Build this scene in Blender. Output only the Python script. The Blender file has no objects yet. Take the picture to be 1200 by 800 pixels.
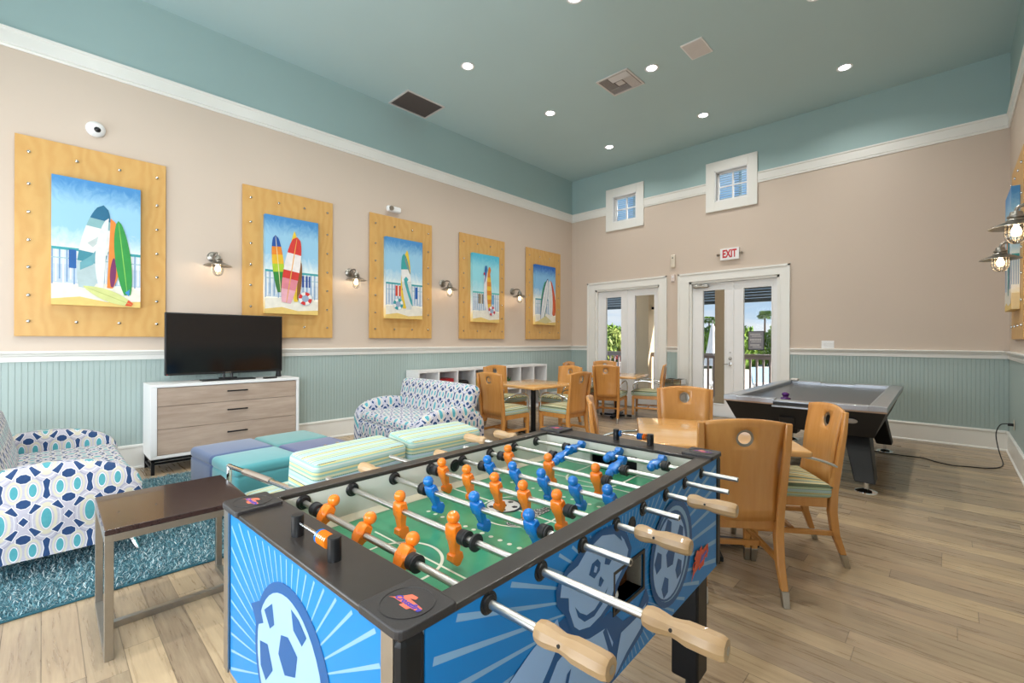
import bpy, math, random
from mathutils import Vector, Matrix, Euler
R = math.radians
random.seed(7)
col = bpy.context.scene.collection
PI = math.pi

# ------------------------------------------------------------------ helpers
def lin(h):
    if isinstance(h, str):
        h = h.lstrip('#'); h = [int(h[i:i+2], 16)/255 for i in (0, 2, 4)]
    return tuple((c/12.92 if c <= .04045 else ((c+.055)/1.055)**2.4) for c in h[:3])

class MB:
    def __init__(s): s.v = []; s.f = []; s.m = []
    def add(s, vs, fs, m=0):
        o = len(s.v); s.v += [tuple(p) for p in vs]
        for f in fs: s.f.append(tuple(i+o for i in f)); s.m.append(m)
        return s
    def box(s, x0, x1, y0, y1, z0, z1, m=0):
        vs = [(x, y, z) for z in (z0, z1) for y in (y0, y1) for x in (x0, x1)]
        return s.add(vs, [(0,2,3,1), (4,5,7,6), (0,1,5,4), (2,6,7,3), (0,4,6,2), (1,3,7,5)], m)
    def obox(s, c, size, rot=(0,0,0), m=0):
        M = Matrix.Translation(c) @ Euler(rot).to_matrix().to_4x4()
        a, b, d = [k/2 for k in size]
        vs = [M @ Vector((x, y, z)) for z in (-d, d) for y in (-b, b) for x in (-a, a)]
        return s.add(vs, [(0,2,3,1), (4,5,7,6), (0,1,5,4), (2,6,7,3), (0,4,6,2), (1,3,7,5)], m)
    def hexa(s, lo, hi, m=0):      # two quads (lists of 4 points), lower and upper, same winding
        vs = list(lo)+list(hi)
        return s.add(vs, [(3,2,1,0), (4,5,6,7), (0,1,5,4), (1,2,6,5), (2,3,7,6), (3,0,4,7)], m)
    def cyl(s, p0, p1, r0, r1=None, n=16, m=0, caps=True):
        r1 = r0 if r1 is None else r1
        p0, p1 = Vector(p0), Vector(p1); q = (p1-p0).to_track_quat('Z', 'Y')
        vs = []
        for p, r in ((p0, r0), (p1, r1)):
            for i in range(n):
                a = 2*PI*i/n; vs.append(p + q @ Vector((r*math.cos(a), r*math.sin(a), 0)))
        fs = [(i, (i+1) % n, n+(i+1) % n, n+i) for i in range(n)]
        if caps: fs += [tuple(range(n-1, -1, -1)), tuple(range(n, 2*n))]
        return s.add(vs, fs, m)
    def lathe(s, prof, o=(0,0,0), d=(0,0,1), n=20, m=0, sx=1, sy=1):
        q = Vector(d).to_track_quat('Z', 'Y'); o = Vector(o); vs = []; fs = []
        for r, z in prof:
            for i in range(n):
                a = 2*PI*i/n; vs.append(o + q @ Vector((r*math.cos(a)*sx, r*math.sin(a)*sy, z)))
        for k in range(len(prof)-1):
            for i in range(n):
                j = (i+1) % n; fs.append((k*n+i, k*n+j, (k+1)*n+j, (k+1)*n+i))
        fs.append(tuple(range(n-1, -1, -1))); L = (len(prof)-1)*n; fs.append(tuple(range(L, L+n)))
        return s.add(vs, fs, m)
    def tube(s, pts, r, n=8, m=0, closed=False, sq=1.0):
        pts = [Vector(p) for p in pts]; N = len(pts); vs = []; fs = []
        rs = r if isinstance(r, (list, tuple)) else [r]*N
        up = None
        for k, p in enumerate(pts):
            if closed: t = pts[(k+1) % N]-pts[k-1]
            else: t = pts[min(k+1, N-1)]-pts[max(k-1, 0)]
            t.normalize()
            if up is None:
                up = Vector((0,0,1)) if abs(t.z) < .9 else Vector((1,0,0))
            x = up.cross(t).normalized(); up = t.cross(x).normalized()
            for i in range(n):
                a = 2*PI*(i+.5)/n; vs.append(p + x*rs[k]*math.cos(a) + up*rs[k]*sq*math.sin(a))
        K = N if closed else N-1
        for k in range(K):
            for i in range(n):
                j = (i+1) % n; k2 = (k+1) % N
                fs.append((k*n+i, k*n+j, k2*n+j, k2*n+i))
        if not closed:
            fs.append(tuple(range(n-1, -1, -1))); fs.append(tuple(range((N-1)*n, N*n)))
        return s.add(vs, fs, m)
    def prism(s, poly, ax, a0, a1, m=0):
        n = len(poly)
        def P(a, u, v): return {'x': (a, u, v), 'y': (u, a, v), 'z': (u, v, a)}[ax]
        vs = [P(a0, u, v) for u, v in poly]+[P(a1, u, v) for u, v in poly]
        fs = [tuple(range(n-1, -1, -1)), tuple(range(n, 2*n))]+[(i, (i+1) % n, n+(i+1) % n, n+i) for i in range(n)]
        return s.add(vs, fs, m)
    def sphere(s, c, r, nu=16, nv=10, m=0, sc=(1,1,1)):
        prof = [(max(1e-4, math.sin(PI*k/nv))*r, -math.cos(PI*k/nv)*r) for k in range(nv+1)]
        vs = []; fs = []
        for rr, z in prof:
            for i in range(nu):
                a = 2*PI*i/nu; vs.append((c[0]+rr*math.cos(a)*sc[0], c[1]+rr*math.sin(a)*sc[1], c[2]+z*sc[2]))
        for k in range(nv):
            for i in range(nu):
                j = (i+1) % nu; fs.append((k*nu+i, k*nu+j, (k+1)*nu+j, (k+1)*nu+i))
        return s.add(vs, fs, m)
    def rbox(s, c, size, r, seg=4, rot=(0,0,0), bulge=(0,0,0), m=0, sub=6):
        # rounded cuboid; bulge pushes each pair of faces out towards their middle
        h = [k/2 for k in size]; r = min(r, min(h)*.999)
        M = Matrix.Translation(c) @ Euler(rot).to_matrix().to_4x4()
        def ax(H):
            e = [-H + r*(1-math.cos(PI/2*i/seg)) if 0 else -H+r*(i/seg) for i in range(seg)]
            mid = [-H+r + (2*H-2*r)*i/sub for i in range(sub+1)]
            return e+mid+[-q for q in reversed(e)]
        A = [ax(k) for k in h]; idx = {}
        def V(i, j, k):
            key = (i, j, k)
            if key in idx: return idx[key]
            p = Vector((A[0][i], A[1][j], A[2][k]))
            cc = Vector([max(-h[t]+r, min(h[t]-r, p[t])) for t in range(3)])
            d = p-cc
            if d.length > 1e-9:
                # cube -> sphere mapping of the corner
                mx = max(abs(d.x), abs(d.y), abs(d.z)); d = d.normalized()*mx
            q = cc+d
            for t in range(3):
                if bulge[t]:
                    o1, o2 = [w for w in range(3) if w != t]
                    q[t] += bulge[t]*(q[t]/h[t])*max(0, 1-(p[o1]/h[o1])**2)*max(0, 1-(p[o2]/h[o2])**2)
            s.v.append(tuple(M @ q)); idx[key] = len(s.v)-1
            return idx[key]
        n = [len(a)-1 for a in A]
        def quad(a, b, c2, d): s.f.append((a, b, c2, d)); s.m.append(m)
        for i in range(n[0]):
            for j in range(n[1]):
                quad(V(i,j,0), V(i,j+1,0), V(i+1,j+1,0), V(i+1,j,0))
                quad(V(i,j,n[2]), V(i+1,j,n[2]), V(i+1,j+1,n[2]), V(i,j+1,n[2]))
        for i in range(n[0]):
            for k in range(n[2]):
                quad(V(i,0,k), V(i+1,0,k), V(i+1,0,k+1), V(i,0,k+1))
                quad(V(i,n[1],k), V(i,n[1],k+1), V(i+1,n[1],k+1), V(i+1,n[1],k))
        for j in range(n[1]):
            for k in range(n[2]):
                quad(V(0,j,k), V(0,j,k+1), V(0,j+1,k+1), V(0,j+1,k))
                quad(V(n[0],j,k), V(n[0],j+1,k), V(n[0],j+1,k+1), V(n[0],j,k+1))
        return s
    def build(s, name, mats, parent=None, loc=(0,0,0), rot=(0,0,0), smooth=35, bevel=0, uv=False, solid=0, kind=None, label=None, bseg=2):
        me = bpy.data.meshes.new(name); me.from_pydata(s.v, [], s.f)
        if not isinstance(mats, (list, tuple)): mats = [mats]
        for q in mats: me.materials.append(q)
        if any(s.m): me.polygons.foreach_set('material_index', s.m)
        me.update()
        if smooth:
            me.polygons.foreach_set('use_smooth', [True]*len(me.polygons)); me.set_sharp_from_angle(angle=R(smooth))
        if uv:
            L = me.uv_layers.new(name='UVMap'); d = L.data
            for p in me.polygons:
                nx, ny, nz = [abs(k) for k in p.normal]
                for li in p.loop_indices:
                    x, y, z = me.vertices[me.loops[li].vertex_index].co
                    if callable(uv): d[li].uv = uv(x, y, z, p.normal)
                    elif nx >= ny and nx >= nz: d[li].uv = (y, z)
                    elif ny >= nz: d[li].uv = (x, z)
                    else: d[li].uv = (x, y)
        o = bpy.data.objects.new(name, me); col.objects.link(o)
        if parent: o.parent = parent
        o.location = loc; o.rotation_euler = rot
        if solid:
            q = o.modifiers.new('s', 'SOLIDIFY'); q.thickness = solid; q.offset = 0
        if bevel:
            q = o.modifiers.new('b', 'BEVEL'); q.width = bevel; q.segments = bseg; q.limit_method = 'ANGLE'; q.angle_limit = R(40)
            q.harden_normals = False
        if kind: o['kind'] = kind
        if label: o['label'] = label
        return o

def tag(o, label, cat, group=None, kind=None):
    o['label'] = label; o['category'] = cat
    if group: o['group'] = group
    if kind: o['kind'] = kind
    return o
def thing(name, label, cat, loc=(0,0,0), rz=0, group=None):
    o = bpy.data.objects.new(name, None); col.objects.link(o); o.empty_display_size = .1
    o.location = loc; o.rotation_euler = (0,0,rz)
    return tag(o, label, cat, group)
def kids(o): return [c for c in bpy.data.objects if c.parent == o]
def dup(root, loc, rz, label, group=None):
    r = root.copy(); col.objects.link(r); r.location = loc; r.rotation_euler = (0,0,rz); r['label'] = label
    if group: r['group'] = group
    def rec(a, b):
        for c in kids(a):
            if c == b: continue
            d = c.copy(); col.objects.link(d); d.parent = b; rec(c, d)
    rec(root, r)
    return r
def struct(o): o['kind'] = 'structure'; return o

# ------------------------------------------------------------------ node expression helper
class S:
    def __init__(s, nt, sock): s.nt = nt; s.k = sock
    @staticmethod
    def mk(nt, op, *a):
        n = nt.nodes.new('ShaderNodeMath'); n.operation = op
        for i, x in enumerate(a):
            if isinstance(x, S): nt.links.new(x.k, n.inputs[i])
            else: n.inputs[i].default_value = float(x)
        return S(nt, n.outputs[0])
    def __add__(s, o): return S.mk(s.nt, 'ADD', s, o)
    __radd__ = __add__
    def __sub__(s, o): return S.mk(s.nt, 'SUBTRACT', s, o)
    def __rsub__(s, o): return S.mk(s.nt, 'SUBTRACT', o, s)
    def __mul__(s, o): return S.mk(s.nt, 'MULTIPLY', s, o)
    __rmul__ = __mul__
    def __truediv__(s, o): return S.mk(s.nt, 'DIVIDE', s, o)
    def __lt__(s, o): return S.mk(s.nt, 'LESS_THAN', s, o)
    def __gt__(s, o): return S.mk(s.nt, 'GREATER_THAN', s, o)
    def abs(s): return S.mk(s.nt, 'ABSOLUTE', s)
    def frac(s): return S.mk(s.nt, 'FRACT', s)
    def floor(s): return S.mk(s.nt, 'FLOOR', s)
    def sin(s): return S.mk(s.nt, 'SINE', s)
    def sqrt(s): return S.mk(s.nt, 'SQRT', s)
    def max(s, o): return S.mk(s.nt, 'MAXIMUM', s, o)
    def min(s, o): return S.mk(s.nt, 'MINIMUM', s, o)
    def at2(s, o): return S.mk(s.nt, 'ARCTAN2', s, o)

class Mat:
    def __init__(s, name):
        s.m = bpy.data.materials.new(name); s.m.use_nodes = True; s.nt = s.m.node_tree
        s.b = s.nt.nodes['Principled BSDF']
    def node(s, t, **kw):
        n = s.nt.nodes.new('ShaderNode'+t)
        for k, v in kw.items():
            if hasattr(n, k): setattr(n, k, v)
            else: n.inputs[k].default_value = v
        return n
    def coord(s, kind='Object', scale=(1,1,1), rot=(0,0,0)):
        tc = s.node('TexCoord'); mp = s.node('Mapping'); s.nt.links.new(tc.outputs[kind], mp.inputs[0])
        mp.inputs['Scale'].default_value = scale; mp.inputs['Rotation'].default_value = rot
        return mp.outputs[0]
    def xyz(s, kind='Object', scale=(1,1,1), rot=(0,0,0)):
        n = s.node('SeparateXYZ'); s.nt.links.new(s.coord(kind, scale, rot), n.inputs[0])
        return [S(s.nt, o) for o in n.outputs]
    def noise(s, vec, scale=5, detail=3, rough=.5, dist=0):
        n = s.node('TexNoise'); n.inputs['Scale'].default_value = scale; n.inputs['Detail'].default_value = detail
        n.inputs['Roughness'].default_value = rough; n.inputs['Distortion'].default_value = dist
        if vec is not None: s.nt.links.new(vec, n.inputs['Vector'])
        return S(s.nt, n.outputs['Fac'])
    def ramp(s, fac, stops, interp='LINEAR'):
        n = s.node('ValToRGB'); r = n.color_ramp; r.interpolation = interp
        while len(r.elements) < len(stops): r.elements.new(.5)
        for e, (p, c) in zip(r.elements, stops): e.position = p; e.color = (*lin(c), 1)
        s.nt.links.new(fac.k, n.inputs[0]); return n.outputs[0]
    def mix(s, fac, a, b, mode='MIX'):
        n = s.node('Mix'); n.data_type = 'RGBA'; n.blend_type = mode
        if isinstance(fac, S): s.nt.links.new(fac.k, n.inputs[0])
        else: n.inputs[0].default_value = fac
        for x, i in ((a, 6), (b, 7)):
            if isinstance(x, (str, tuple)): n.inputs[i].default_value = (*lin(x), 1)
            else: s.nt.links.new(x, n.inputs[i])
        return n.outputs[2]
    def color(s, c):
        if isinstance(c, (str, tuple)): s.b.inputs['Base Color'].default_value = (*lin(c), 1)
        else: s.nt.links.new(c, s.b.inputs['Base Color'])
    def set(s, rough=.5, metal=0, spec=.5, coat=0, sheen=0):
        s.b.inputs['Roughness'].default_value = rough; s.b.inputs['Metallic'].default_value = metal
        s.b.inputs['Specular IOR Level'].default_value = spec; s.b.inputs['Coat Weight'].default_value = coat
        s.b.inputs['Sheen Weight'].default_value = sheen
        return s
    def bump(s, fac, strength=.2, dist=.01):
        n = s.node('Bump'); n.inputs['Strength'].default_value = strength; n.inputs['Distance'].default_value = dist
        s.nt.links.new(fac.k, n.inputs['Height']); s.nt.links.new(n.outputs[0], s.b.inputs['Normal'])
        return s

def plain(name, c, rough=.5, metal=0, spec=.5, coat=0, var=.06, vs=6, bump=0, bs=120, sheen=0):
    m = Mat(name); v = m.coord('Object')
    n = m.noise(v, vs, 3)
    l = lin(c); base = '#%02x%02x%02x' % tuple(int(c.lstrip('#')[i:i+2], 16) for i in (0, 2, 4))
    dark = tuple(int(c.lstrip('#')[i:i+2], 16)/255*(1-var) for i in (0, 2, 4))
    m.color(m.mix(n, base, dark)); m.set(rough, metal, spec, coat, sheen)
    if bump: m.bump(m.noise(v, bs, 2), bump, .002)
    return m.m
def wood(name, c1, c2, sc=(1,1,1), rough=.35, coat=0, grain=40, rot=(0,0,0), spec=.5):
    m = Mat(name); v = m.coord('Object', sc, rot)
    n = m.noise(v, grain, 4, .6, .3); n2 = m.noise(v, grain*.12, 3, .5, 1.2)
    m.color(m.ramp(n*.45+n2*.55, [(.3, c1), (.7, c2)])); m.set(rough, 0, spec, coat); m.bump(n, .06, .002)
    return m.m
def emis(name, c, st):
    m = Mat(name); m.b.inputs['Emission Color'].default_value = (*lin(c), 1); m.b.inputs['Emission Strength'].default_value = st
    m.color(c); return m.m
def glass(name, tint=(1,1,1), ior=1.35):
    m = bpy.data.materials.new(name); m.use_nodes = True; nt = m.node_tree; nt.nodes.clear()
    o = nt.nodes.new('ShaderNodeOutputMaterial'); t = nt.nodes.new('ShaderNodeBsdfTransparent'); g = nt.nodes.new('ShaderNodeBsdfGlossy')
    g.inputs['Roughness'].default_value = .02; t.inputs[0].default_value = (*tint, 1)
    mx = nt.nodes.new('ShaderNodeMixShader'); fr = nt.nodes.new('ShaderNodeFresnel'); fr.inputs[0].default_value = ior
    nt.links.new(fr.outputs[0], mx.inputs[0])
    nt.links.new(t.outputs[0], mx.inputs[1]); nt.links.new(g.outputs[0], mx.inputs[2]); nt.links.new(mx.outputs[0], o.inputs[0])
    return m

# ------------------------------------------------------------------ materials
BEIGE = plain('beige_wall_paint', '#cfbeae', .62, var=.03, vs=1.2)
CEIL = plain('light_lifted_ceiling_teal', '#b6cfd1', .7, var=.03, vs=1.1, bump=.12, bs=60)  # wall teal lightened in colour to stand for light reaching the ceiling
TEAL = plain('teal_wall_paint', '#a2bbba', .7, var=.03, vs=1.1, bump=.1, bs=60)
BOARD = plain('grey_green_beadboard', '#a6b6b2', .42, var=.03, vs=1)
TRIM = plain('white_trim_paint', '#e9e7e1', .35, var=.02)
WHITE = plain('white_satin', '#ecebea', .4, var=.02)
GREYCUB = plain('cubby_grey_inner', '#bdbdc2', .6, var=.03)
CHROME = plain('chrome', '#dcdcdc', .12, 1, var=.02)
STEEL = plain('brushed_steel', '#b9b4ac', .32, 1, var=.08, vs=30)
NICKEL = plain('aged_nickel', '#a39d94', .3, 1, var=.1, vs=20)
BLACK = plain('black_plastic', '#141416', .38, var=.2)
BLKMET = plain('black_metal', '#17171a', .45, .3, var=.15)
RUBBER = plain('black_rubber', '#1c1d20', .55, var=.2)
DARKTOP = plain('dark_laminate', '#35302d', .28, var=.15, vs=40, bump=.05, bs=400)
CAPMAT = plain('textured_cap', '#2f2c2d', .42, var=.3, vs=220, bump=.3, bs=900)
PLY = None
def mk_floor():
    m = Mat('oak_plank_floor'); v = m.coord('Object', (1,1,1))
    x, y, z = m.xyz()
    row = (y/.125).floor()
    off = (row*12.9898).sin()*43758.5453; off = off.frac()
    xi = (x+off*1.22)/1.22
    cell = xi.floor()
    rnd = ((row*78.233+cell*37.719).sin()*43758.5453).frac()
    rnd2 = ((row*12.17+cell*91.7).sin()*24634.63).frac()
    # grain
    cmb = m.node('CombineXYZ')
    m.nt.links.new((x*1.2+rnd*17).k, cmb.inputs[0]); m.nt.links.new((y*16).k, cmb.inputs[1]); m.nt.links.new((rnd*9).k, cmb.inputs[2])
    g = m.noise(cmb.outputs[0], 2.2, 6, .62, .5)
    cmb2 = m.node('CombineXYZ')
    m.nt.links.new((x*3).k, cmb2.inputs[0]); m.nt.links.new((y*50).k, cmb2.inputs[1]); m.nt.links.new((rnd*5).k, cmb2.inputs[2])
    g2 = m.noise(cmb2.outputs[0], 3, 3, .6)
    base = m.ramp(rnd, [(0, '#84705b'), (.25, '#b0967a'), (.5, '#8f7c6b'), (.75, '#c4aa86'), (1, '#746254')])
    c = m.mix(g*.9, base, '#7f6d5c')
    grain = m.ramp(g, [(.3, '#5f5044'), (.48, '#9f8a70'), (.7, '#c9b594')])
    c = m.mix(.38, base, grain)
    c = m.mix((g2-.38)*.5, c, '#cdb995')
    ey = ((y/.125).frac()-.5).abs(); ex = (xi.frac()-.5).abs()
    seam = (ey > .487).max(ex > .4985)
    c = m.mix(seam*.6, c, '#4c3f33')
    m.color(c); m.set(.3, 0, .5)
    n = m.node('Bump'); n.inputs['Strength'].default_value = .12; n.inputs['Distance'].default_value = .002
    m.nt.links.new((g2*.4-seam).k, n.inputs['Height']); m.nt.links.new(n.outputs[0], m.b.inputs['Normal'])
    rr = g*.18+.2; m.nt.links.new(rr.k, m.b.inputs['Roughness'])
    return m.m
FLOOR = mk_floor()
def mk_ply(name='birch_plywood', a='#d2a663', b='#cb9b57'):
    m = Mat(name); v = m.coord('Object', (1, 1.0, .5))
    n = m.noise(v, 9, 5, .6, 1.0); w = m.node('TexWave'); w.bands_direction = 'Y'; m.nt.links.new(v, w.inputs[0])
    w.inputs['Scale'].default_value = 3; w.inputs['Distortion'].default_value = 14; w.inputs['Detail'].default_value = 3
    f = S(m.nt, w.outputs['Fac'])
    m.color(m.ramp(n*.65+f*.35, [(.25, b), (.75, a)])); m.set(.42)
    return m.m
PLY = mk_ply()
CHAIRW = wood('honey_beech', '#d39a55', '#be8040', (1, 1, .12), .27, .3, 30)
TABLEW = wood('honey_table_wood', '#e2b478', '#cf9754', (.25, 1.6, 1), .16, .5, 14)
HANDW = wood('pale_ash_handle', '#c3a47b', '#a4835c', (.3, 1, 1), .35, .1, 40)
DRAWW = wood('limed_oak', '#c0ab9a', '#9c8675', (1, .25, 2.2), .5, 0, 16)
DARKW = wood('espresso_wood', '#3a2826', '#2a1c1c', (.25, 2, 1), .22, .4, 30)
def fabric_pattern(name, pu=.18, pv=.335, seat=False):
    m = Mat(name); U = m.xyz('UV'); u, v = U[0]/pu, U[1]/pv
    X = ((u+.5).frac()-.5).abs()*.18; Y = ((v+.5).frac()-.5).abs()*.335     # quadrant of one repeat, in design metres
    def ell(cx, cy, rx, ry):
        a = (X-cx)/rx; b = (Y-cy)/ry
        return (a*a+b*b).sqrt()
    # distances (in metres, <0 inside)
    e0 = (ell(0, 0, .0215, .056)-1)*.030
    sm = (ell(.054, .1675, .0155, .036)-1)*.02
    dia = (X-.09).abs()*.78+Y*.62-.0155
    c, s_ = math.cos(math.atan2(.03, -.024)), math.sin(math.atan2(.03, -.024))
    A = (X-.049)*c+(Y-.062)*s_; B = (Y-.062)*c-(X-.049)*s_
    pet = (A.abs()-.026).max(B.abs()-(A*.2+.0115))
    big = ((X-.09).abs()*.62+(Y-.098).abs()*.80-.0255).max((X-.09).abs()-.028).max((Y-.098).abs()-.024)
    bw = (Y-.1675).abs()
    bow = (X-(bw*.16+.0085)).max(bw-.058)
    bow = bow.max((bw-.04)*.9+X-.018)
    navy = dia.min(pet).min(big).min(bow); teal = e0.min(sm)
    nz = m.noise(m.coord('UV'), 60, 3)
    c = m.mix(nz, '#c3c0cc', '#aeabba')
    r1 = (ell(0, 0, .038, .078)-1).abs(); r2 = (ell(0, 0, .056, .105)-1).abs(); r3 = ((ell(.054, .1675, .028, .055))-1).abs()
    c = m.mix((r1 < .16), c, '#cfc9b4'); c = m.mix(r3 < .14, c, '#ccc7b4')
    c = m.mix((r2 < .035)*.7, c, '#dddbdc'); c = m.mix(((ell(0, 0, .068, .125)-1).abs() < .03)*.6, c, '#8f8fa2')
    c = m.mix((navy.min(teal) < .0034), c, '#e4e3e4')
    c = m.mix(navy < 0, c, m.mix(nz, '#2f4f7e', '#243c66'))
    c = m.mix(teal < 0, c, m.mix(nz, '#5aa9b2', '#4896a3'))
    m.color(c); m.set(.85, 0, .25, 0, .15); m.bump(m.noise(m.coord('UV'), 500, 2), .15, .001)
    return m.m
OGEE = fabric_pattern('ogee_fabric')
OGEE_S = fabric_pattern('ogee_fabric_small', .16, .29)
OGEE_SEAT = fabric_pattern('ogee_fabric_seat', .22, .13)
def stripe(name, axis=1, per=.16, dark=1.0):
    m = Mat(name); U = m.xyz('UV'); t = (U[axis]/per).frac(); w = U[1-axis]
    c = m.ramp(t, [(0, '#a9c8c0'), (.10, '#c9d3c4'), (.16, '#93bcb2'), (.24, '#d6c985'), (.34, '#5d6a62'), (.365, '#b7cabf'), (.47, '#9dc1bd'), (.56, '#adc3cf'),
                   (.66, '#7ba899'), (.71, '#c6caa6'), (.80, '#8ab5a7'), (.88, '#d4cc92'), (.96, '#83ada1')], 'CONSTANT')
    dash = ((w*120).frac() > .45)*((t-.355).abs() < .02)
    c = m.mix(dash*dark, c, '#2f3a36')
    dash2 = ((w*90).frac() > .5)*((t-.69).abs() < .015)
    c = m.mix(dash2*.7, c, '#55655e')
    nz = m.noise(m.coord('UV'), 300, 2); c = m.mix(nz*.35, c, '#ffffff', 'MULTIPLY')
    m.color(c); m.set(.9, 0, .2, 0, .2); m.bump(nz, .2, .001)
    return m.m
STRIPE = stripe('striped_upholstery', 1, .13)
def seat_stripe():
    m = Mat('striped_chair_seat'); U = m.xyz('UV'); t = (U[0]/.13).frac()
    c = m.ramp(t, [(0, '#8f9f86'), (.14, '#cdb878'), (.30, '#5f6c52'), (.38, '#dcd2a6'), (.52, '#6f8a84'), (.62, '#b9bd98'), (.76, '#cdb266'), (.88, '#5d6852')], 'CONSTANT')
    z = m.xyz('Object')[2]
    nz = m.noise(m.coord('UV'), 200, 2); c = m.mix(nz*.4, c, '#ffffff', 'MULTIPLY')
    m.color(c); m.set(.85, 0, .2, 0, .2); m.bump(nz, .2, .001); return m.m
SEATF = seat_stripe()
SEATSIDE = stripe('striped_seat_side', 1, .06)
OTT1 = plain('slate_blue_velour', '#54688f', .85, var=.12, vs=7, spec=.2, sheen=.4)
OTT2 = plain('aqua_velour', '#55a0a6', .85, var=.12, vs=7, spec=.2, sheen=.4)
OTT3 = plain('sea_green_velour', '#669c9c', .85, var=.1, vs=7, spec=.2, sheen=.3)
OTT4 = plain('indigo_velour', '#555d86', .85, var=.1, vs=7, spec=.2, sheen=.3)
SCREEN = plain('tv_screen', '#07080c', .1, var=0, spec=.6)
BULB = emis('bulb', '#ffdca6', 22)
LENS = emis('downlight_lens', '#f6fbff', 14)
GLASS = glass('clear_glass')
GLASSD = glass('door_glass', (.97, .98, .98), 1.12)
RED = plain('sign_red', '#c8202c', .5)
ORANGE = plain('orange_plastic', '#fb8420', .22, coat=.3, var=.08)
BLUEP = plain('blue_plastic', '#1678cf', .22, coat=.3, var=.08)
def col_m(name, c, rough=.6, **k): return plain(name, c, rough, **k)

# ------------------------------------------------------------------ room
XR, YF, YB, ZC = 6.665, 8.292, -2.7, 4.92
CR0, CR1, RL0, RL1, BS = 3.99, 4.165, 1.137, 1.236, .25
# floor
struct(MB().box(-.2, XR+.2, YB-.2, YF+.02, -.1, 0).build('floor', FLOOR, smooth=0))
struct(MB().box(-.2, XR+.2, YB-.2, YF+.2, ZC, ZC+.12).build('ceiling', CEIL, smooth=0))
def wall(name, axis, pos, out, a0, a1, holes=()):
    # axis 'x': plane x=pos running along y; out = +-1 outward direction
    xs = sorted({a0, a1}|{h[0] for h in holes}|{h[1] for h in holes})
    zs = sorted({0, RL1, CR1-.08, ZC}|{h[2] for h in holes}|{h[3] for h in holes})
    mb = MB(); T = .16
    for i in range(len(xs)-1):
        for k in range(len(zs)-1):
            xm, zm = (xs[i]+xs[i+1])/2, (zs[k]+zs[k+1])/2
            if any(h[0] < xm < h[1] and h[2] < zm < h[3] for h in holes): continue
            m = 1 if zm > CR1-.08 else (2 if zm < RL1 else 0)
            p0, p1 = sorted((pos, pos+out*T))
            if axis == 'x': mb.box(p0, p1, xs[i], xs[i+1], zs[k], zs[k+1], m)
            else: mb.box(xs[i], xs[i+1], p0, p1, zs[k], zs[k+1], m)
    return struct(mb.build(name, [BEIGE, TEAL, BOARD], smooth=0))
WL = wall('wall_left', 'x', 0, -1, YB, YF)
WR = wall('wall_right', 'x', XR, 1, YB, YF, [(-2.3, -.75, .9, 2.6)])  # opening cut for the added fill window
D1 = (.635, 2.095, 0, 2.43); D2 = (2.677, 4.155, 0, 2.43)
W1 = (1.06, 1.61, 3.80, 4.345); W2 = (3.13, 3.68, 3.80, 4.345)
WF = wall('wall_far', 'y', YF, 1, 0, XR, [D1, D2, W1, W2])
BW = [(.6, 2.6, .15, 2.7), (3.2, 5.4, .15, 2.7)]
WB = wall('wall_back', 'y', YB, -1, 0, XR, BW)
# beadboard: real grooves
def beads(name, axis, pos, inn, a0, a1, parent, skip=()):
    mb = MB(); P = .0408; n = int((a1-a0)/P); g = .0034; z0, z1 = BS-.02, RL0+.02
    a = a0; d = .0042
    def pt(a, q, z): return (pos+inn*q, a, z) if axis == 'x' else (a, pos+inn*q, z)
    for i in range(n+1):
        b = min(a+P, a1)
        if b-a < .012: break
        if not any(s0 < (a+b)/2 < s1 for s0, s1 in skip):
            pr = [(a, .001), (a+g*.5, .001), (a+g, d), (b-g, d), (b-g*.5, .001), (b, .001)]
            vs = [pt(u, q, z0) for u, q in pr]+[pt(u, q, z1) for u, q in pr]
            mb.add(vs, [(k, k+1, k+7, k+6) for k in range(5)])
        a = b
    return mb.build(name, BOARD, parent, smooth=0)
beads('beadboard', 'x', 0, 1, YB, YF, WL); beads('beadboard', 'x', XR, -1, YB, YF, WR)
beads('beadboard', 'y', YF, -1, .01, XR, WF, [(.43, 2.26), (2.46, 4.31)])
# mouldings: profile (distance from wall, z)
def mould(name, prof, axis, pos, inn, a0, a1):
    mb = MB(); n = len(prof)
    def pt(a, q, z): return (pos+inn*q, a, z) if axis == 'x' else (a, pos+inn*q, z)
    vs = [pt(a0, q, z) for q, z in prof]+[pt(a1, q, z) for q, z in prof]
    mb.add(vs, [(k, (k+1) % n, n+(k+1) % n, n+k) for k in range(n)]+[tuple(range(n-1, -1, -1)), tuple(range(n, 2*n))])
    o = mb.build(name, TRIM, smooth=25); struct(o); return o
crown = [(0, CR0), (.012, CR0), (.018, CR0+.018), (.012, CR0+.03), (.02, CR0+.035), (.02, CR1-.03), (.03, CR1-.022), (.032, CR1), (0, CR1)]
rail = [(0, RL0), (.016, RL0), (.016, RL0+.045), (.03, RL0+.055), (.034, RL0+.068), (.05, RL0+.076), (.055, RL1-.008), (.05, RL1), (0, RL1)]
base = [(0, 0), (.03, 0), (.03, .014), (.018, .024), (.018, BS-.035), (.026, BS-.028), (.026, BS-.008), (.018, BS), (0, BS)]
tn = 1
for pr, nm in ((crown, 'trim'), (rail, 'trim'), (base, 'baseboard')):
    for ax, pos, inn, segs, side in (('x', 0, 1, [(YB, YF)], 'left'), ('x', XR, -1, [(YB, YF)], 'right'),
                               ('y', YF, -1, [(0, .435), (2.25, 2.466), (4.3, XR)] if pr is not crown else [(0, .91), (1.762, 2.985), (3.825, XR)], 'far')):
        for a0, a1 in segs:
            if nm == 'trim': mould('trim_%d' % tn, pr, ax, pos, inn, a0, a1); tn += 1
            else: mould('baseboard_'+side, pr, ax, pos, inn, a0, a1)

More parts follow.
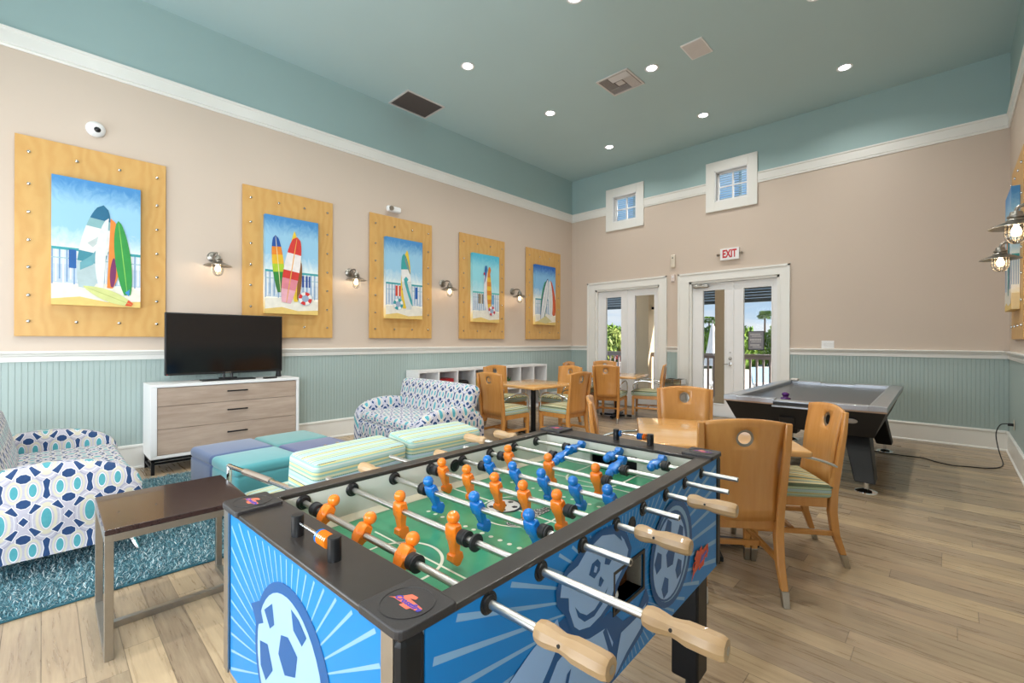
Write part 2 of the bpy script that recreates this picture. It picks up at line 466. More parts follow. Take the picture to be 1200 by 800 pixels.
# window frames high up
def high_window(name, cx0, cx1, z0, z1, hole):
    mb = MB(); x0, x1, a0, a1 = hole
    y = YF
    for bx in ((cx0, x0-.0, z0, z1), (x1, cx1, z0, z1), (x0, x1, a1, z1), (x0, x1, z0, a0)):
        mb.box(bx[0], bx[1], y-.035, y, bx[2], bx[3])
    # jamb lining
    t = .022
    mb.box(x0, x0+t, y-.03, y+.15, a0, a1, 1); mb.box(x1-t, x1, y-.03, y+.15, a0, a1, 1)
    mb.box(x0, x1, y-.03, y+.15, a1-t, a1, 1); mb.box(x0, x1, y-.03, y+.15, a0, a0+t, 1)
    o = struct(mb.build(name, [TRIM, WHITE], smooth=0, bevel=.003))
    f = MB(); xm, zm = (x0+x1)/2, (a0+a1)/2
    f.box(xm-.012, xm+.012, y+.07, y+.10, a0+t, a1-t); f.box(x0+t, xm-.012, y+.07, y+.10, zm-.012, zm+.012); f.box(xm+.012, x1-t, y+.07, y+.10, zm-.012, zm+.012)
    for bx in ((x0+t, x0+t+.025, a0+t, a1-t), (x1-t-.025, x1-t, a0+t, a1-t), (x0+t, x1-t, a0+t, a0+t+.025), (x0+t, x1-t, a1-t-.025, a1-t)):
        f.box(bx[0], bx[1], y+.068, y+.102, bx[2], bx[3])
    f.build('muntin', WHITE, o, smooth=0)
    MB().box(x0+t, x1-t, y+.083, y+.087, a0+t, a1-t).build('glass', GLASSD, o, smooth=0)
    # louvred shutter outside
    s = MB(); zz = a0-.05
    while zz < a1+.05:
        s.obox(((x0+x1)/2, y+.26, zz), (x1-x0+.2, .05, .006), (R(35), 0, 0)); zz += .042
    s.build('louvre', LOUV, o, smooth=0)
    MB().box(xm-.02+.05, xm+.03+.05, y+.285, y+.30, a0-.05, a1+.05).build('shutter_bar', LOUV, o, smooth=0)
LOUV = plain('blue_grey_shutter', '#a3bccb', .5)
high_window('window_1', .905, 1.765, 3.637, 4.51, W1)
high_window('window_2', 2.98, 3.823, 3.637, 4.51, W2)

# french doors
def door(name, hole, casing, closer=False, hardware=False):
    x0, x1, _, z1 = hole; y = YF; mb = MB()
    c0, c1, cz = casing
    for a, b, lo, hi in ((c0, x0+.0, 0, cz), (x1, c1, 0, cz), (x0, x1, z1, cz)):
        mb.box(a, b, y-.022, y, lo, hi)
    # outer back band and inner bead
    for a, b, lo, hi in ((c0-.0, c0+.03, 0, cz), (c1-.03, c1, 0, cz), (c0, c1, cz-.03, cz)):
        mb.box(a, b, y-.036, y-.02, lo, hi)
    for a, b, lo, hi in ((x0-.012, x0, 0, z1), (x1, x1+.012, 0, z1), (x0-.012, x1+.012, z1, z1+.012)):
        mb.box(a, b, y-.026, y-.02, lo, hi)
    for a, b, lo, hi in ((x0, x0+.04, 0, z1), (x1-.04, x1, 0, z1), (x0, x1, z1-.04, z1)):
        mb.box(a, b, y, y+.15, lo, hi)
    o = struct(mb.build(name, TRIM, smooth=0))
    xm = (x0+x1)/2; st = .155
    for k, (a, b) in enumerate(((x0+.042, xm-.003), (xm+.003, x1-.042))):
        l = MB(); yy0, yy1 = y+.05, y+.094; zt = z1-.045
        ga, gb, g0, g1 = (a+.165 if k == 0 else a+.165), (b-.115 if k == 0 else b-.10), .22, 2.275
        if k == 0: ga, gb = a+.17, b-.115
        if k == 1: ga, gb = a+.155, b-.075
        for q in ((a, ga, .01, zt), (gb, b, .01, zt), (ga, gb, .01, g0), (ga, gb, g1, zt)):
            l.box(q[0], q[1], yy0, yy1, q[2], q[3])
        t = .018
        for q in ((ga, ga+t, g0, g1), (gb-t, gb, g0, g1), (ga+t, gb-t, g0, g0+t), (ga+t, gb-t, g1-t, g1)):
            l.box(q[0], q[1], yy0-.008, yy1+.008, q[2], q[3])
        lf = l.build('door_leaf', WHITE, o, smooth=0, bevel=.002)
        MB().box(ga+.005, gb-.005, y+.068, y+.076, g0, g1).build('glass', GLASSD, lf, smooth=0)
    MB().box(xm-.02, xm+.02, y+.035, y+.052, .01, z1-.045).build('astragal', WHITE, o, smooth=0, bevel=.004)
    MB().box(x0, x1, y-.02, y+.16, 0, .02).build('threshold', STEEL, o, smooth=0)
    if hardware:
        hx = xm-.035
        h = MB().lathe([(.032, 0), (.032, .006), (.026, .012), (.012, .014), (.011, .045)], (hx, y+.036, .945), (0, -1, 0), 20)
        h.tube([(hx, y-.01, .945), (hx-.03, y-.014, .947), (hx-.07, y-.013, .944), (hx-.11, y-.008, .94)], [.011, .01, .008, .007], 10)
        h.build('handle', CHROME, o)
        h = MB().lathe([(.03, 0), (.03, .006), (.024, .014), (.001, .016)], (hx, y+.036, 1.045), (0, -1, 0), 20)
        h.obox((hx, y+.012, 1.045), (.03, .014, .012)); h.build('deadbolt', NICKEL, o)
        MB().obox((hx, y+.034, 1.15), (.03, .004, .02)).build('plate', STEEL, o)
    if closer:
        c = MB().rbox((x0+.20, y+.02, 2.335), (.27, .055, .06), .02, 3); c.build('door_closer', STEEL, o)
        c = MB().obox((x0+.30, y+.0, 2.385), (.36, .016, .012), (0, R(2), 0)); c.obox((x0+.2, y-.0, 2.375), (.03, .03, .04)); c.build('closer_arm', STEEL, o)
    return o
door('door_1', D1, (.435, 2.25, 2.59))
door('door_2', D2, (2.466, 4.30, 2.59), True, True)

BWR = (-2.3, -.75, .9, 2.6)  # window added behind the camera to brighten the foosball table's side panel
_m = MB(); _w = .09
for q in ((BWR[0]-_w, BWR[0], BWR[2]-_w, BWR[3]+_w), (BWR[1], BWR[1]+_w, BWR[2]-_w, BWR[3]+_w), (BWR[0], BWR[1], BWR[3], BWR[3]+_w), (BWR[0], BWR[1], BWR[2]-_w, BWR[2])):
    _m.box(XR-.03, XR, q[0], q[1], q[2], q[3])
_m.box(XR+.04, XR+.1, -1.55, -1.50, .9, 2.6)
_o = struct(_m.build('window_5', TRIM, smooth=0)); MB().box(XR+.07, XR+.075, BWR[0], BWR[1], BWR[2], BWR[3]).build('glass', GLASSD, _o, smooth=0)
# back wall windows (behind the camera)
for i, (a, b, lo, hi) in enumerate(BW):
    mb = MB(); w = .09
    for q in ((a-w, a, lo-w, hi+w), (b, b+w, lo-w, hi+w), (a, b, hi, hi+w), (a, b, lo-w, lo)):
        mb.box(q[0], q[1], YB, YB+.03, q[2], q[3])
    xm = (a+b)/2; mb.box(xm-.03, xm+.03, YB-.1, YB-.04, lo, hi)
    o = struct(mb.build('window_%d' % (i+3), TRIM, smooth=0))
    MB().box(a, b, YB-.08, YB-.075, lo, hi).build('glass', GLASSD, o, smooth=0)

# ------------------------------------------------------------------ wall panels & paintings
stud_me = None
def studs(root, W, Hh, T, s):
    global stud_me
    us = [.08, .37, .655, .93]; vs = [.075, .205, .345, .48, .62, .76, .92]
    pts = [(u, v) for u in (us[0], us[3]) for v in vs]+[(u, v) for u in us[1:3] for v in (vs[0], vs[-1])]
    for u, v in pts:
        if stud_me is None:
            o = MB().lathe([(.013, 0), (.014, .008), (.012, .013), (.006, .016)], (0, 0, 0), (1, 0, 0), 12).build('bolt', CHROME, root)
            stud_me = o.data
        else:
            o = bpy.data.objects.new('bolt', stud_me); col.objects.link(o); o.parent = root
        o.location = (T, u*W, v*Hh)
def panel(y0, label, right=False, W=1.105, Hh=1.845, z0=1.375):
    root = thing('plywood_panel', label, 'wall panel', (0.012, y0, z0) if not right else (XR-.012, y0+W, z0), 0 if not right else PI, 'plywood wall panels')
    MB().box(.0, .02, 0, W, 0, Hh).build('plywood_board', PLY, root, smooth=0, bevel=.002)
    for u in (.1, .9):
        for v in (.1, .9): MB().box(-.012, .0, W*u-.03, W*u+.03, Hh*v-.03, Hh*v+.03).build('mounting_block', PLY, root, smooth=0)
    studs(root, W, Hh, .02, 1)
    return root
PY = [-.177, 1.667, 3.325, 5.013, 6.730]
nmz = ['nearest the camera, behind the green board painting', 'behind the television, holding the rainbow surfboard painting', 'under the emergency light, behind the teal board painting', 'holding the parrot painting', 'nearest the far corner on the left wall']
for y0, n_ in zip(PY, nmz): panel(y0, 'large birch plywood wall panel with bolts '+n_)
panel(6.44, 'birch plywood wall panel with bolts on the right hand wall behind a lamp', True)

PC = {}
def pm(c, rough=.55):
    if c not in PC: PC[c] = plain('paint_'+c.lstrip('#'), c, rough, var=.14, vs=14)
    return PC[c]
def sky_canvas(name, top='#4489c2', mid='#94c3de', low='#e2ebea'):
    m = Mat(name); x, y, z = m.xyz(); v = m.coord('Object', (1, 2, 1.3))
    n = m.noise(v, 5, 5, .6, 1.5)
    t = z/1.22+(n-.5)*.22
    m.color(m.ramp(t, [(.0, '#f0cf77'), (.10, '#f4e6b8'), (.17, '#f7f3ea'), (.42, low), (.60, mid), (.80, mid), (.97, top)])); m.set(.5)
    return m.m
SKY1 = sky_canvas('canvas_sky'); SKY2 = sky_canvas('canvas_sky_aqua', '#4db4d2', '#8fd3e0', '#bfe2ea'); SKY3 = sky_canvas('canvas_sky_deep', '#1f62b4', '#7fb6dd', '#e9efe9')
CW, CH, CD = .65, 1.22, .06
class Art:
    # layered paint shapes on the front of a canvas; u 0..1 across (+y), v 0..1 up
    def __init__(s, sky): s.mb = MB(); s.mats = [sky]; s.d = 0; s.mb.box(0, CD, 0, CW, 0, CH, 0)
    def mi(s, c):
        m = pm(c)
        if m not in s.mats: s.mats.append(m)
        return s.mats.index(m)
    def poly(s, pts, c, raw=False):
        s.d += 1; x = CD+.0004*s.d
        P = [(x, max(0, min(CW, u*CW)), max(0, min(CH, v*CH))) for u, v in pts]
        s.mb.add(P, [tuple(range(len(P)))], s.mi(c))
    def rect(s, u0, u1, v0, v1, c): s.poly([(u0, v0), (u1, v0), (u1, v1), (u0, v1)], c)
    def board(s, b, t, w, bands, line=None, side=None, blunt=.55, rev=False):
        # surfboard from base b to tip t; bands = [(t0,t1,colour)]
        bu, bv = b; tu, tv = t
        dx, dy = (tu-bu)*CW, (tv-bv)*CH; L = math.hypot(dx, dy); nx, ny = -dy/L, dx/L
        def half(q):
            return w*CW*.5*(math.sin(PI*min(1, max(0, .06+q*.94)))**blunt if 1 else 1)*(1 if q < .5 else 1)
        def P(q, k):
            h = half(q)*k; return ((bu*CW+dx*q+nx*h)/CW, (bv*CH+dy*q+ny*h)/CH)
        for t0, t1, c in bands:
            N = max(3, int((t1-t0)*24)); qs = [t0+(t1-t0)*i/N for i in range(N+1)]
            k0, k1 = (1, -1)
            if side == 'L': k1 = 0
            if side == 'R': k0 = 0
            s.poly([P(q, k0) for q in qs]+[P(q, k1) for q in reversed(qs)], c)
        if line:
            qs = [i/20 for i in range(21)]
            s.poly([P(q, .06) for q in qs]+[P(q, -.06) for q in reversed(qs)], line)
    def ring(s, u, v, r, c1, c2):
        s.d += 1; s.mb.add([(CD+.0004*s.d, u*CW+r*1.05*math.cos(2*PI*i/28), v*CH+r*1.05*math.sin(2*PI*i/28)) for i in range(28)], [tuple(range(28))], s.mi('#9fb2cc'))
        for i in range(8):
            a0, a1 = 2*PI*i/8, 2*PI*(i+1)/8; pts = []
            for k in range(5): a = a0+(a1-a0)*k/4; pts.append((u+r*math.cos(a)/CW, v+r*math.sin(a)/CH))
            for k in range(5): a = a1+(a0-a1)*k/4; pts.append((u+.52*r*math.cos(a)/CW, v+.52*r*math.sin(a)/CH))
            s.poly(pts, c1 if i % 2 else c2); s.d -= 1
        s.d += 1
    def rail(s, gaps=(0, 1), v=.425, teal='#3fa6ad'):
        s.rect(0, 1, v-.13, v-.01, '#d7e2ea'); s.rect(0, 1, .17, v-.12, '#c5d4e4')
        n = 26
        for i in range(n):
            s.d -= 1 if i else 0
            s.rect(i/n, (i+.42)/n, .16+.02*(i % 3), v, '#f3f6f6' if i % 2 else '#7ea3cc')
        s.rect(0, 1, v-.008, v+.014, teal); s.rect(0, 1, v-.075, v-.067, '#9fc3cd')
        s.poly([(0, 0), (1, 0), (1, .14), (.8, .16), (.55, .185), (.3, .165), (0, .15)], '#f3eee0')
        s.poly([(0, .0), (1, 0), (1, .05), (.6, .035), (.3, .07), (0, .045)], '#f0cd78')
    def done(s, y0, label, z0=1.675, right=False, x=.092):
        o = s.mb.build('canvas_painting', s.mats, smooth=0)
        if right: o.location = (XR-.034, y0+CW, z0); o.rotation_euler = (0, 0, PI)
        else: o.location = (.034, y0, z0)
        return tag(o, label, 'painting', 'surfboard paintings')
a = Art(SKY1); a.rail(v=.435); a.rect(.18, .26, .29, .435, '#1c5fa6')
a.board((.36, .14), (.56, .82), .32, [(0, .3, '#b9cdd0'), (.3, .42, '#3f8fa0'), (.42, .72, '#ecebe8'), (.72, .82, '#8ab8bd'), (.82, 1, '#1b6a8f')], None, blunt=.45)
a.poly([(.30, .34), (.42, .40), (.50, .47), (.52, .42), (.44, .33), (.30, .28)], '#6aa8b4'); a.poly([(.38, .5), (.5, .56), (.54, .54), (.44, .47)], '#c4cfce')
a.board((.56, .15), (.62, .72), .24, [(0, 1, '#e8ecec')], None, 'L'); a.board((.60, .15), (.64, .72), .30, [(0, 1, '#ef8b35')], None, 'R', .5)
a.board((.66, .16), (.68, .4), .07, [(0, 1, '#7a2b60')])
a.board((.84, .10), (.73, .71), .19, [(0, 1, '#2f9a45')], '#8bcf5a'); a.poly([(.81, .12), (.87, .15), (.86, .09)], '#3d8fd0')
a.board((.90, .02), (.33, .155), .17, [(0, .12, '#e2552b'), (.12, 1, '#d8dd90')], '#b9c46a', blunt=.8)
a.done(.058, 'canvas of green, orange and white surfboards with one lying flat on sand')
a = Art(SKY1); a.rail(v=.43)
a.rect(.68, .72, .29, .41, '#2b4f9e'); a.rect(.75, .79, .29, .41, '#2b4f9e'); a.rect(.81, .84, .29, .41, '#2b4f9e')
a.board((.28, .22), (.18, .80), .21, [(0, .22, '#3f7a3a'), (.22, .36, '#2f8f3c'), (.36, .5, '#b5d433'), (.5, .66, '#f4c02d'), (.66, .8, '#ef8a25'), (.8, 1, '#1f56a6')], '#f2e9b0', blunt=.4)
a.board((.56, .13), (.53, .87), .24, [(0, 1, '#f2cf3a')], '#e2a929', blunt=.8); a.board((.60, .15), (.66, .55), .08, [(0, 1, '#8c5a2a')])
a.board((.38, .115), (.58, .81), .30, [(0, .2, '#efb2c0'), (.2, .36, '#e58a98'), (.36, .48, '#d93a32'), (.48, .74, '#f3ece9'), (.74, 1, '#dc3b33')], '#f2b05a', blunt=.35)
a.ring(.74, .17, .085, '#d9332f', '#f6f4f0'); a.done(1.897, 'canvas with red and white surfboard beside a rainbow board and red life ring')
a = Art(SKY1); a.rail(v=.43)
a.rect(.25, .43, .28, .41, '#d9452f'); a.rect(.31, .34, .28, .41, '#f4efe6'); a.rect(.39, .40, .28, .41, '#f4efe6'); a.rect(.79, .86, .26, .41, '#1f63b4')
a.board((.49, .13), (.56, .87), .26, [(0, 1, '#f0cb36')], None, blunt=.7); a.poly([(.42, .36), (.46, .5), (.49, .35)], '#8c5a2a')
a.board((.62, .12), (.47, .82), .26, [(0, .5, '#d9dfdd'), (.5, .72, '#f2f1ee'), (.72, 1, '#3aa6a4')], None, blunt=.45)
a.poly([(.47, .5), (.53, .535), (.6, .5), (.56, .47), (.62, .36), (.70, .24), (.72, .16), (.66, .2), (.56, .34), (.50, .43)], '#45abb0')
a.poly([(.5, .8), (.6, .66), (.66, .56), (.62, .58), (.5, .72)], '#7d8f90')
a.ring(.32, .18, .085, '#2f9fa6', '#f3f6f4'); a.done(3.553, 'canvas with one teal and white wave surfboard and a teal life ring')
a = Art(SKY2); a.rail(v=.43, teal='#5cc4c2')
a.rect(.2, .38, .27, .41, '#4a4038'); a.rect(.25, .28, .27, .41, '#e6dcb8'); a.rect(.31, .34, .27, .41, '#f3efe4'); a.rect(.66, .8, .27, .41, '#6fa8d4')
a.board((.54, .16), (.48, .80), .22, [(0, 1, '#f3eef0')], '#dcd4e0')
a.board((.62, .14), (.58, .80), .17, [(i*.1, i*.1+.1, '#f0c23c' if i % 2 else '#e08c2c') for i in range(10)])
a.poly([(.42, .76), (.44, .83), (.5, .84), (.53, .78), (.5, .70), (.44, .60), (.40, .56), (.44, .66)], '#2e6cb0'); a.poly([(.56, .74), (.57, .81), (.62, .83), (.66, .78), (.63, .72)], '#e07a28')
a.poly([(.38, .72), (.42, .74), (.44, .71), (.4, .69)], '#cf3040'); a.ring(.70, .17, .085, '#d6404a', '#f5f0f0')
a.done(5.262, 'canvas with a yellow zigzag surfboard, two perched parrots and a red life ring')
a = Art(SKY3); a.rail(v=.42, teal='#3f9fae')
a.board((.34, .08), (.5, .74), .30, [(0, 1, '#3f9c6c')]); a.board((.92, .16), (.74, .76), .28, [(0, 1, '#d8572e')], '#f0a05a')
a.board((.30, .06), (.60, .79), .26, [(0, 1, '#2f4f8c')]); a.board((.31, .07), (.60, .77), .22, [(0, 1, '#eceff0')], '#8fa8c4')
a.board((.76, .14), (.70, .76), .22, [(0, 1, '#e9edee')], '#d8d0b0'); a.poly([(.1, .05), (.5, .15), (.8, .06), (.5, .02)], '#d9cf9a')
a.done(6.937, 'canvas with blue edged white surfboards leaning beside an orange one')
a = Art(SKY1); a.rail(v=.43); a.board((.4, .12), (.5, .82), .26, [(0, .4, '#e9edee'), (.4, 1, '#ef8b35')], '#c84a2b'); a.board((.66, .12), (.6, .76), .22, [(0, 1, '#3fa6ad')], '#f3f6f4')
a.mb.box(.004, CD-.004, CW, CW+.0006, .0, .16, a.mi('#f3dca8')); a.mb.box(.004, CD-.004, CW, CW+.0008, .42*CH, .45*CH, a.mi('#3fa6ad'))
for i in range(5): a.mb.box(.008+i*.011, .013+i*.011, CW, CW+.0009, .2*CH, .42*CH, a.mi('#7ea3cc'))
a.done(6.68, 'surfboard canvas seen almost edge on at the right hand wall', right=True)

# ------------------------------------------------------------------ sconces
def sconce(loc, rz, label, proto=[None]):
    if proto[0] is None:
        t = thing('wall_lamp', label, 'lamp', loc, rz, 'nautical wall lamps')
        # local: wall plane at x=0, lamp hangs at x=.2 ; z=0 is arm height
        MB().lathe([(.062, 0), (.062, .012), (.05, .025), (.03, .032), (.001, .034)], (0, 0, 0), (1, 0, 0), 24).build('backplate', NICKEL, t)
        arm = [(.02, 0, 0)]+[(.02+.09*(1-math.cos(a)), 0, .0+.035*math.sin(a)) for a in [PI*k/10 for k in range(1, 10)]]+[(.2, 0, -.005), (.2, 0, -.03)]
        MB().tube(arm, .011, 10).build('arm', NICKEL, t)
        MB().lathe([(.012, .075), (.03, .07), (.036, .045), (.046, .04), (.046, .03), (.038, .024), (.046, .018), (.05, .008), (.034, .0), (.034, -.012)], (.2, 0, -.085), (0, 0, 1), 24).build('socket_housing', NICKEL, t)
        MB().lathe([(.034, .006), (.06, .002), (.105, -.018), (.135, -.034), (.137, -.038), (.133, -.038), (.10, -.023), (.055, -.004), (.034, -.0)], (.2, 0, -.085), (0, 0, 1), 32).build('shade', NICKEL, t)
        pr = [(.046, 0), (.05, -.02), (.052, -.07), (.048, -.10), (.035, -.125), (.015, -.137), (.001, -.139)]
        g = MB(); vs = []; n = 24
        g.lathe(pr, (.2, 0, -.095), (0, 0, 1), n); g.build('glass_jar', GLASS, t)
        c = MB()
        for k in range(4):
            a = PI*k/4; pts = []
            for r_, z_ in pr: pts.append((.2+(r_+.004)*math.cos(a), (r_+.004)*math.sin(a), -.095+z_))
            for r_, z_ in reversed(pr[:-1]): pts.append((.2-(r_+.004)*math.cos(a), -(r_+.004)*math.sin(a), -.095+z_))
            c.tube(pts, .0022, 6)
        for r_, z_ in ((.055, -.03), (.057, -.07), (.05, -.103)):
            c.tube([(.2+r_*math.cos(2*PI*i/20), r_*math.sin(2*PI*i/20), -.095+z_) for i in range(20)], .0022, 6, closed=True)
        c.build('cage', NICKEL, t)
        MB().lathe([(.012, 0), (.014, -.015), (.026, -.045), (.028, -.06), (.02, -.08), (.001, -.088)], (.2, 0, -.098), (0, 0, 1), 16).build('bulb', BULB, t)
        proto[0] = t
    else: t = dup(proto[0], loc, rz, label)
    return t
SC = [(1.375, 'between the first plywood panel and the television panel'), (3.03, 'between the red board and teal board paintings'), (4.67, 'between the teal board and parrot paintings'), (6.36, 'between the last two paintings by the corner')]
lampz = 2.30
for y, s_ in SC: sconce((0, y, lampz), 0, 'nickel caged glass wall lamp '+s_)
sconce((XR, 6.05, 2.22), PI, 'nickel caged glass wall lamp farther along the right hand wall')
sconce((XR, 4.66, 2.26), PI, 'nickel caged glass wall lamp cut by the right picture edge')
def light(kind, name, loc, energy, color=(1,1,1), size=.1, rot=(0,0,0), **k):
    L = bpy.data.lights.new(name, kind); L.energy = energy; L.color = color
    if kind == 'AREA': L.size = size
    elif kind == 'POINT': L.shadow_soft_size = size
    for a_, b_ in k.items(): setattr(L, a_, b_)
    o = bpy.data.objects.new(name, L); col.objects.link(o); o.location = loc; o.rotation_euler = rot; return o
WARM = (1, .80, .55)
for y, _ in SC: light('POINT', 'sconce_light', (.2, y, lampz-.155), 13, WARM, .03)
light('POINT', 'sconce_light', (XR-.2, 6.05, 2.22-.155), 13, WARM, .03); light('POINT', 'sconce_light', (XR-.2, 4.66, 2.26-.155), 13, WARM, .03)

# ------------------------------------------------------------------ ceiling fixtures
dl = None
rowname = {3.845: 'nearest row', 5.54: 'middle row', 7.26: 'far row'}; cn = {1.61: 'left', 3.32: 'centre', 5.14: 'right'}
for y in (7.26, 5.54, 3.845, 2.13, .42, -1.3):
    for x in (1.61, 3.32, 5.14):
        lab = 'round recessed ceiling light, %s column of the %s' % (cn[x], rowname.get(y, 'rows behind the camera'))
        if y in rowname:
            if dl is None:
                dl = thing('ceiling_light', lab, 'light', (x, y, ZC), 0, 'recessed ceiling lights')
                MB().lathe([(.062, -.001), (.088, -.001), (.09, -.006), (.075, -.010), (.062, -.004)], (0, 0, 0), (0, 0, 1), 32).build('trim_ring', WHITE, dl)
                MB().lathe([(.062, -.002), (.062, -.005)], (0, 0, 0), (0, 0, 1), 32).build('lens', LENS, dl)
            else: dup(dl, (x, y, ZC), 0, lab)
        light('AREA', 'downlight', (x, y, ZC-.014), 15, (1, .97, .93), .12, shape='DISK', spread=R(140))
g = thing('air_grille', 'long brown slatted return air grille in the ceiling by the left wall', 'vent', (.31, 3.945, ZC))
VB = plain('vent_brown', '#7d706a', .6); VW = plain('vent_white', '#d9d3d0', .5)
f = MB()
for q in ((-.26, -.235, -.335, .335), (.235, .26, -.335, .335), (-.235, .235, -.335, -.31), (-.235, .235, .31, .335)): f.box(q[0], q[1], q[2], q[3], -.012, -.0)
f.build('frame', VW, g, smooth=0)
f = MB(); yy = -.305
while yy < .305: f.obox((0, yy, -.008), (.47, .014, .003), (R(40), 0, 0)); yy += .014
f.box(-.235, .235, -.31, .31, -.002, -.0005); f.build('slat', VB, g, smooth=0)
g = thing('air_diffuser', 'square white ceiling air diffuser with louvres in four directions', 'vent', (2.85, 5.55, ZC))
f = MB()
for q in ((-.24, -.215, -.24, .24), (.215, .24, -.24, .24), (-.215, .215, -.24, -.215), (-.215, .215, .215, .24)): f.box(q[0], q[1], q[2], q[3], -.014, -.0)
f.build('frame', VW, g, smooth=0)
f = MB()
for k in range(6): f.obox((-.19+k*.022, -.06, -.01), (.016, .3, .003), (0, R(35), 0))
for k in range(6): f.obox((.19-k*.022, .06, -.01), (.016, .3, .003), (0, R(-35), 0))
for k in range(6): f.obox((.06, -.19+k*.022, -.01), (.28, .016, .003), (R(-35), 0, 0))
for k in range(6): f.obox((-.06, .19-k*.022, -.01), (.28, .016, .003), (R(35), 0, 0))
f.box(-.05, .05, -.05, .05, -.012, -.008); f.build('louvre', VW, g, smooth=0)
MB().box(-.215, .215, -.215, .215, -.003, -.001).build('duct_opening', VB, g, smooth=0)
o = MB().box(-.13, .13, -.18, .18, -.012, -.0).box(-.115, .115, -.165, .165, -.014, -.012, 1).build('ceiling_speaker', [WHITE, VW], loc=(3.905, 5.545, ZC), smooth=0, bevel=.003)
tag(o, 'plain square white speaker plate in the ceiling', 'speaker')
# camera dome, emergency light, exit sign etc.
g = thing('security_camera', 'small white dome security camera above the first plywood panel', 'camera', (0, .367, 3.438))
MB().lathe([(.075, 0), (.077, .012), (.07, .03), (.055, .045), (.03, .055), (.001, .057)], (0, 0, 0), (1, 0, 0), 28).build('housing', WHITE, g)
MB().sphere((.045, .01, -.012), .028, 16, 10).build('lens', BLACK, g)
g = thing('emergency_light', 'white twin head emergency light above the teal board panel', 'light', (0, 3.72, 3.335))
MB().rbox((.035, 0, 0), (.07, .24, .09), .03, 4).build('housing', WHITE, g)
MB().lathe([(.034, 0), (.036, .02), (.03, .03)], (.065, -.06, .005), (1, -.2, -.2), 20).build('lamp_head', STEEL, g)
g = thing('exit_sign', 'white exit sign with red letters above the right hand doors', 'sign', (3.39, YF, 2.855))
MB().box(-.155, .155, -.045, 0, -.1, .1).build('housing', WHITE, g, smooth=0, bevel=.006)
def text_mesh(s_, size, mat, parent, loc, rot, shear=0, ext=.0008, off=0, name='lettering', sx=1, align='CENTER'):
    c = bpy.data.curves.new('t', 'FONT'); c.body = s_; c.size = size; c.extrude = ext; c.shear = shear; c.offset = off; c.align_x = align; c.align_y = 'CENTER'; c.space_character = 1.0 if s_ == 'EXIT' else 1.12; c.resolution_u = 3
    o = bpy.data.objects.new('t', c); col.objects.link(o); bpy.context.view_layer.update()
    me = bpy.data.meshes.new_from_object(o.evaluated_get(bpy.context.evaluated_depsgraph_get()))
    bpy.data.objects.remove(o); me.materials.clear(); me.materials.append(mat)
    q = bpy.data.objects.new(name, me); col.objects.link(q); q.parent = parent; q.location = loc; q.rotation_euler = rot; q.scale = (sx, 1, 1)
    return q
text_mesh('EXIT', .185, RED, g, (0, -.047, 0), (R(90), 0, 0), 0, .001, .006, sx=.62)
for sgn in (-1, 1):
    MB().cyl((sgn*.155, -.02, .0), (sgn*.185, -.02, .0), .008, n=10).lathe([(.018, 0), (.024, .02), (.022, .03)], (sgn*.185, -.025, 0), (sgn*.5, -1, -.2), 14).build('lamp_head', NICKEL, g)
g = thing('alarm_sounder', 'tall beige wall sounder between the two doors above a small box', 'alarm', (2.371, YF, 2.85))
IV = plain('ivory_plastic', '#dcd0bd', .5)
MB().rbox((0, -.02, 0), (.09, .04, .24), .018, 4).build('case', IV, g); MB().cyl((0, -.038, .06), (0, -.043, .06), .012, n=16).build('lens', BLACK, g)
g = thing('wall_sensor', 'small pinkish white wall box under the beige sounder', 'sensor', (2.367, YF, 2.535))
MB().rbox((0, -.014, 0), (.075, .028, .13), .008, 3).build('case', plain('pink_white', '#e2d3cc', .5), g); MB().obox((0, -.03, .02), (.03, .004, .03)).build('button', WHITE, g)
g = thing('light_switch', 'white multi gang light switch above the rail on the far wall', 'switch', (4.80, YF, 1.30))
MB().box(-.08, .08, -.007, 0, -.058, .058).build('plate', WHITE, g, smooth=0, bevel=.003)
for k in (-1, 0, 1): MB().obox((k*.046, -.011, 0), (.03, .008, .06), (R(4), 0, 0)).build('rocker', WHITE, g, smooth=0, bevel=.002)
g = thing('power_outlet', 'white wall outlet with a black plug low on the right hand wall', 'outlet', (XR-.008, 7.55, .42), PI/2)
MB().box(-.035, .035, 0, .006, -.057, .057).build('plate', IV, g, smooth=0, bevel=.002)
# cord from outlet to game table
pts = [(6.64, 7.55, .42), (6.60, 7.56, .425), (6.55, 7.6, .40), (6.52, 7.62, .3), (6.53, 7.6, .17), (6.55, 7.5, .06), (6.56, 7.35, .008), (6.52, 7.12, .006), (6.42, 6.98, .006), (6.28, 6.93, .006), (6.15, 6.88, .006), (6.0, 6.98, .006), (5.9, 7.08, .006), (5.7, 7.06, .006), (5.5, 7.1, .006), (5.35, 7.15, .006)]
def smoothpts(p, k=4):
    p = [Vector(q) for q in p]; out = []
    for i in range(len(p)-1):
        a_, b_, c_, d_ = p[max(i-1, 0)], p[i], p[i+1], p[min(i+2, len(p)-1)]
        for j in range(k):
            t = j/k; out.append(.5*((2*b_)+(c_-a_)*t+(2*a_-5*b_+4*c_-d_)*t*t+(3*b_-a_-3*c_+d_)*t**3))
    out.append(p[-1]); return out
g = thing('extension_lead', 'thin black power cord lying on the floor by the far right corner', 'cord', (6.0, 7.0, 0))
w = MB().tube([q-Vector((6.0, 7.0, 0)) for q in smoothpts(pts)], .0055, 6); w.build('cable', BLACK, g)
MB().obox((.63, .552, .42), (.05, .03, .03)).build('plug', BLACK, g, bevel=.004)

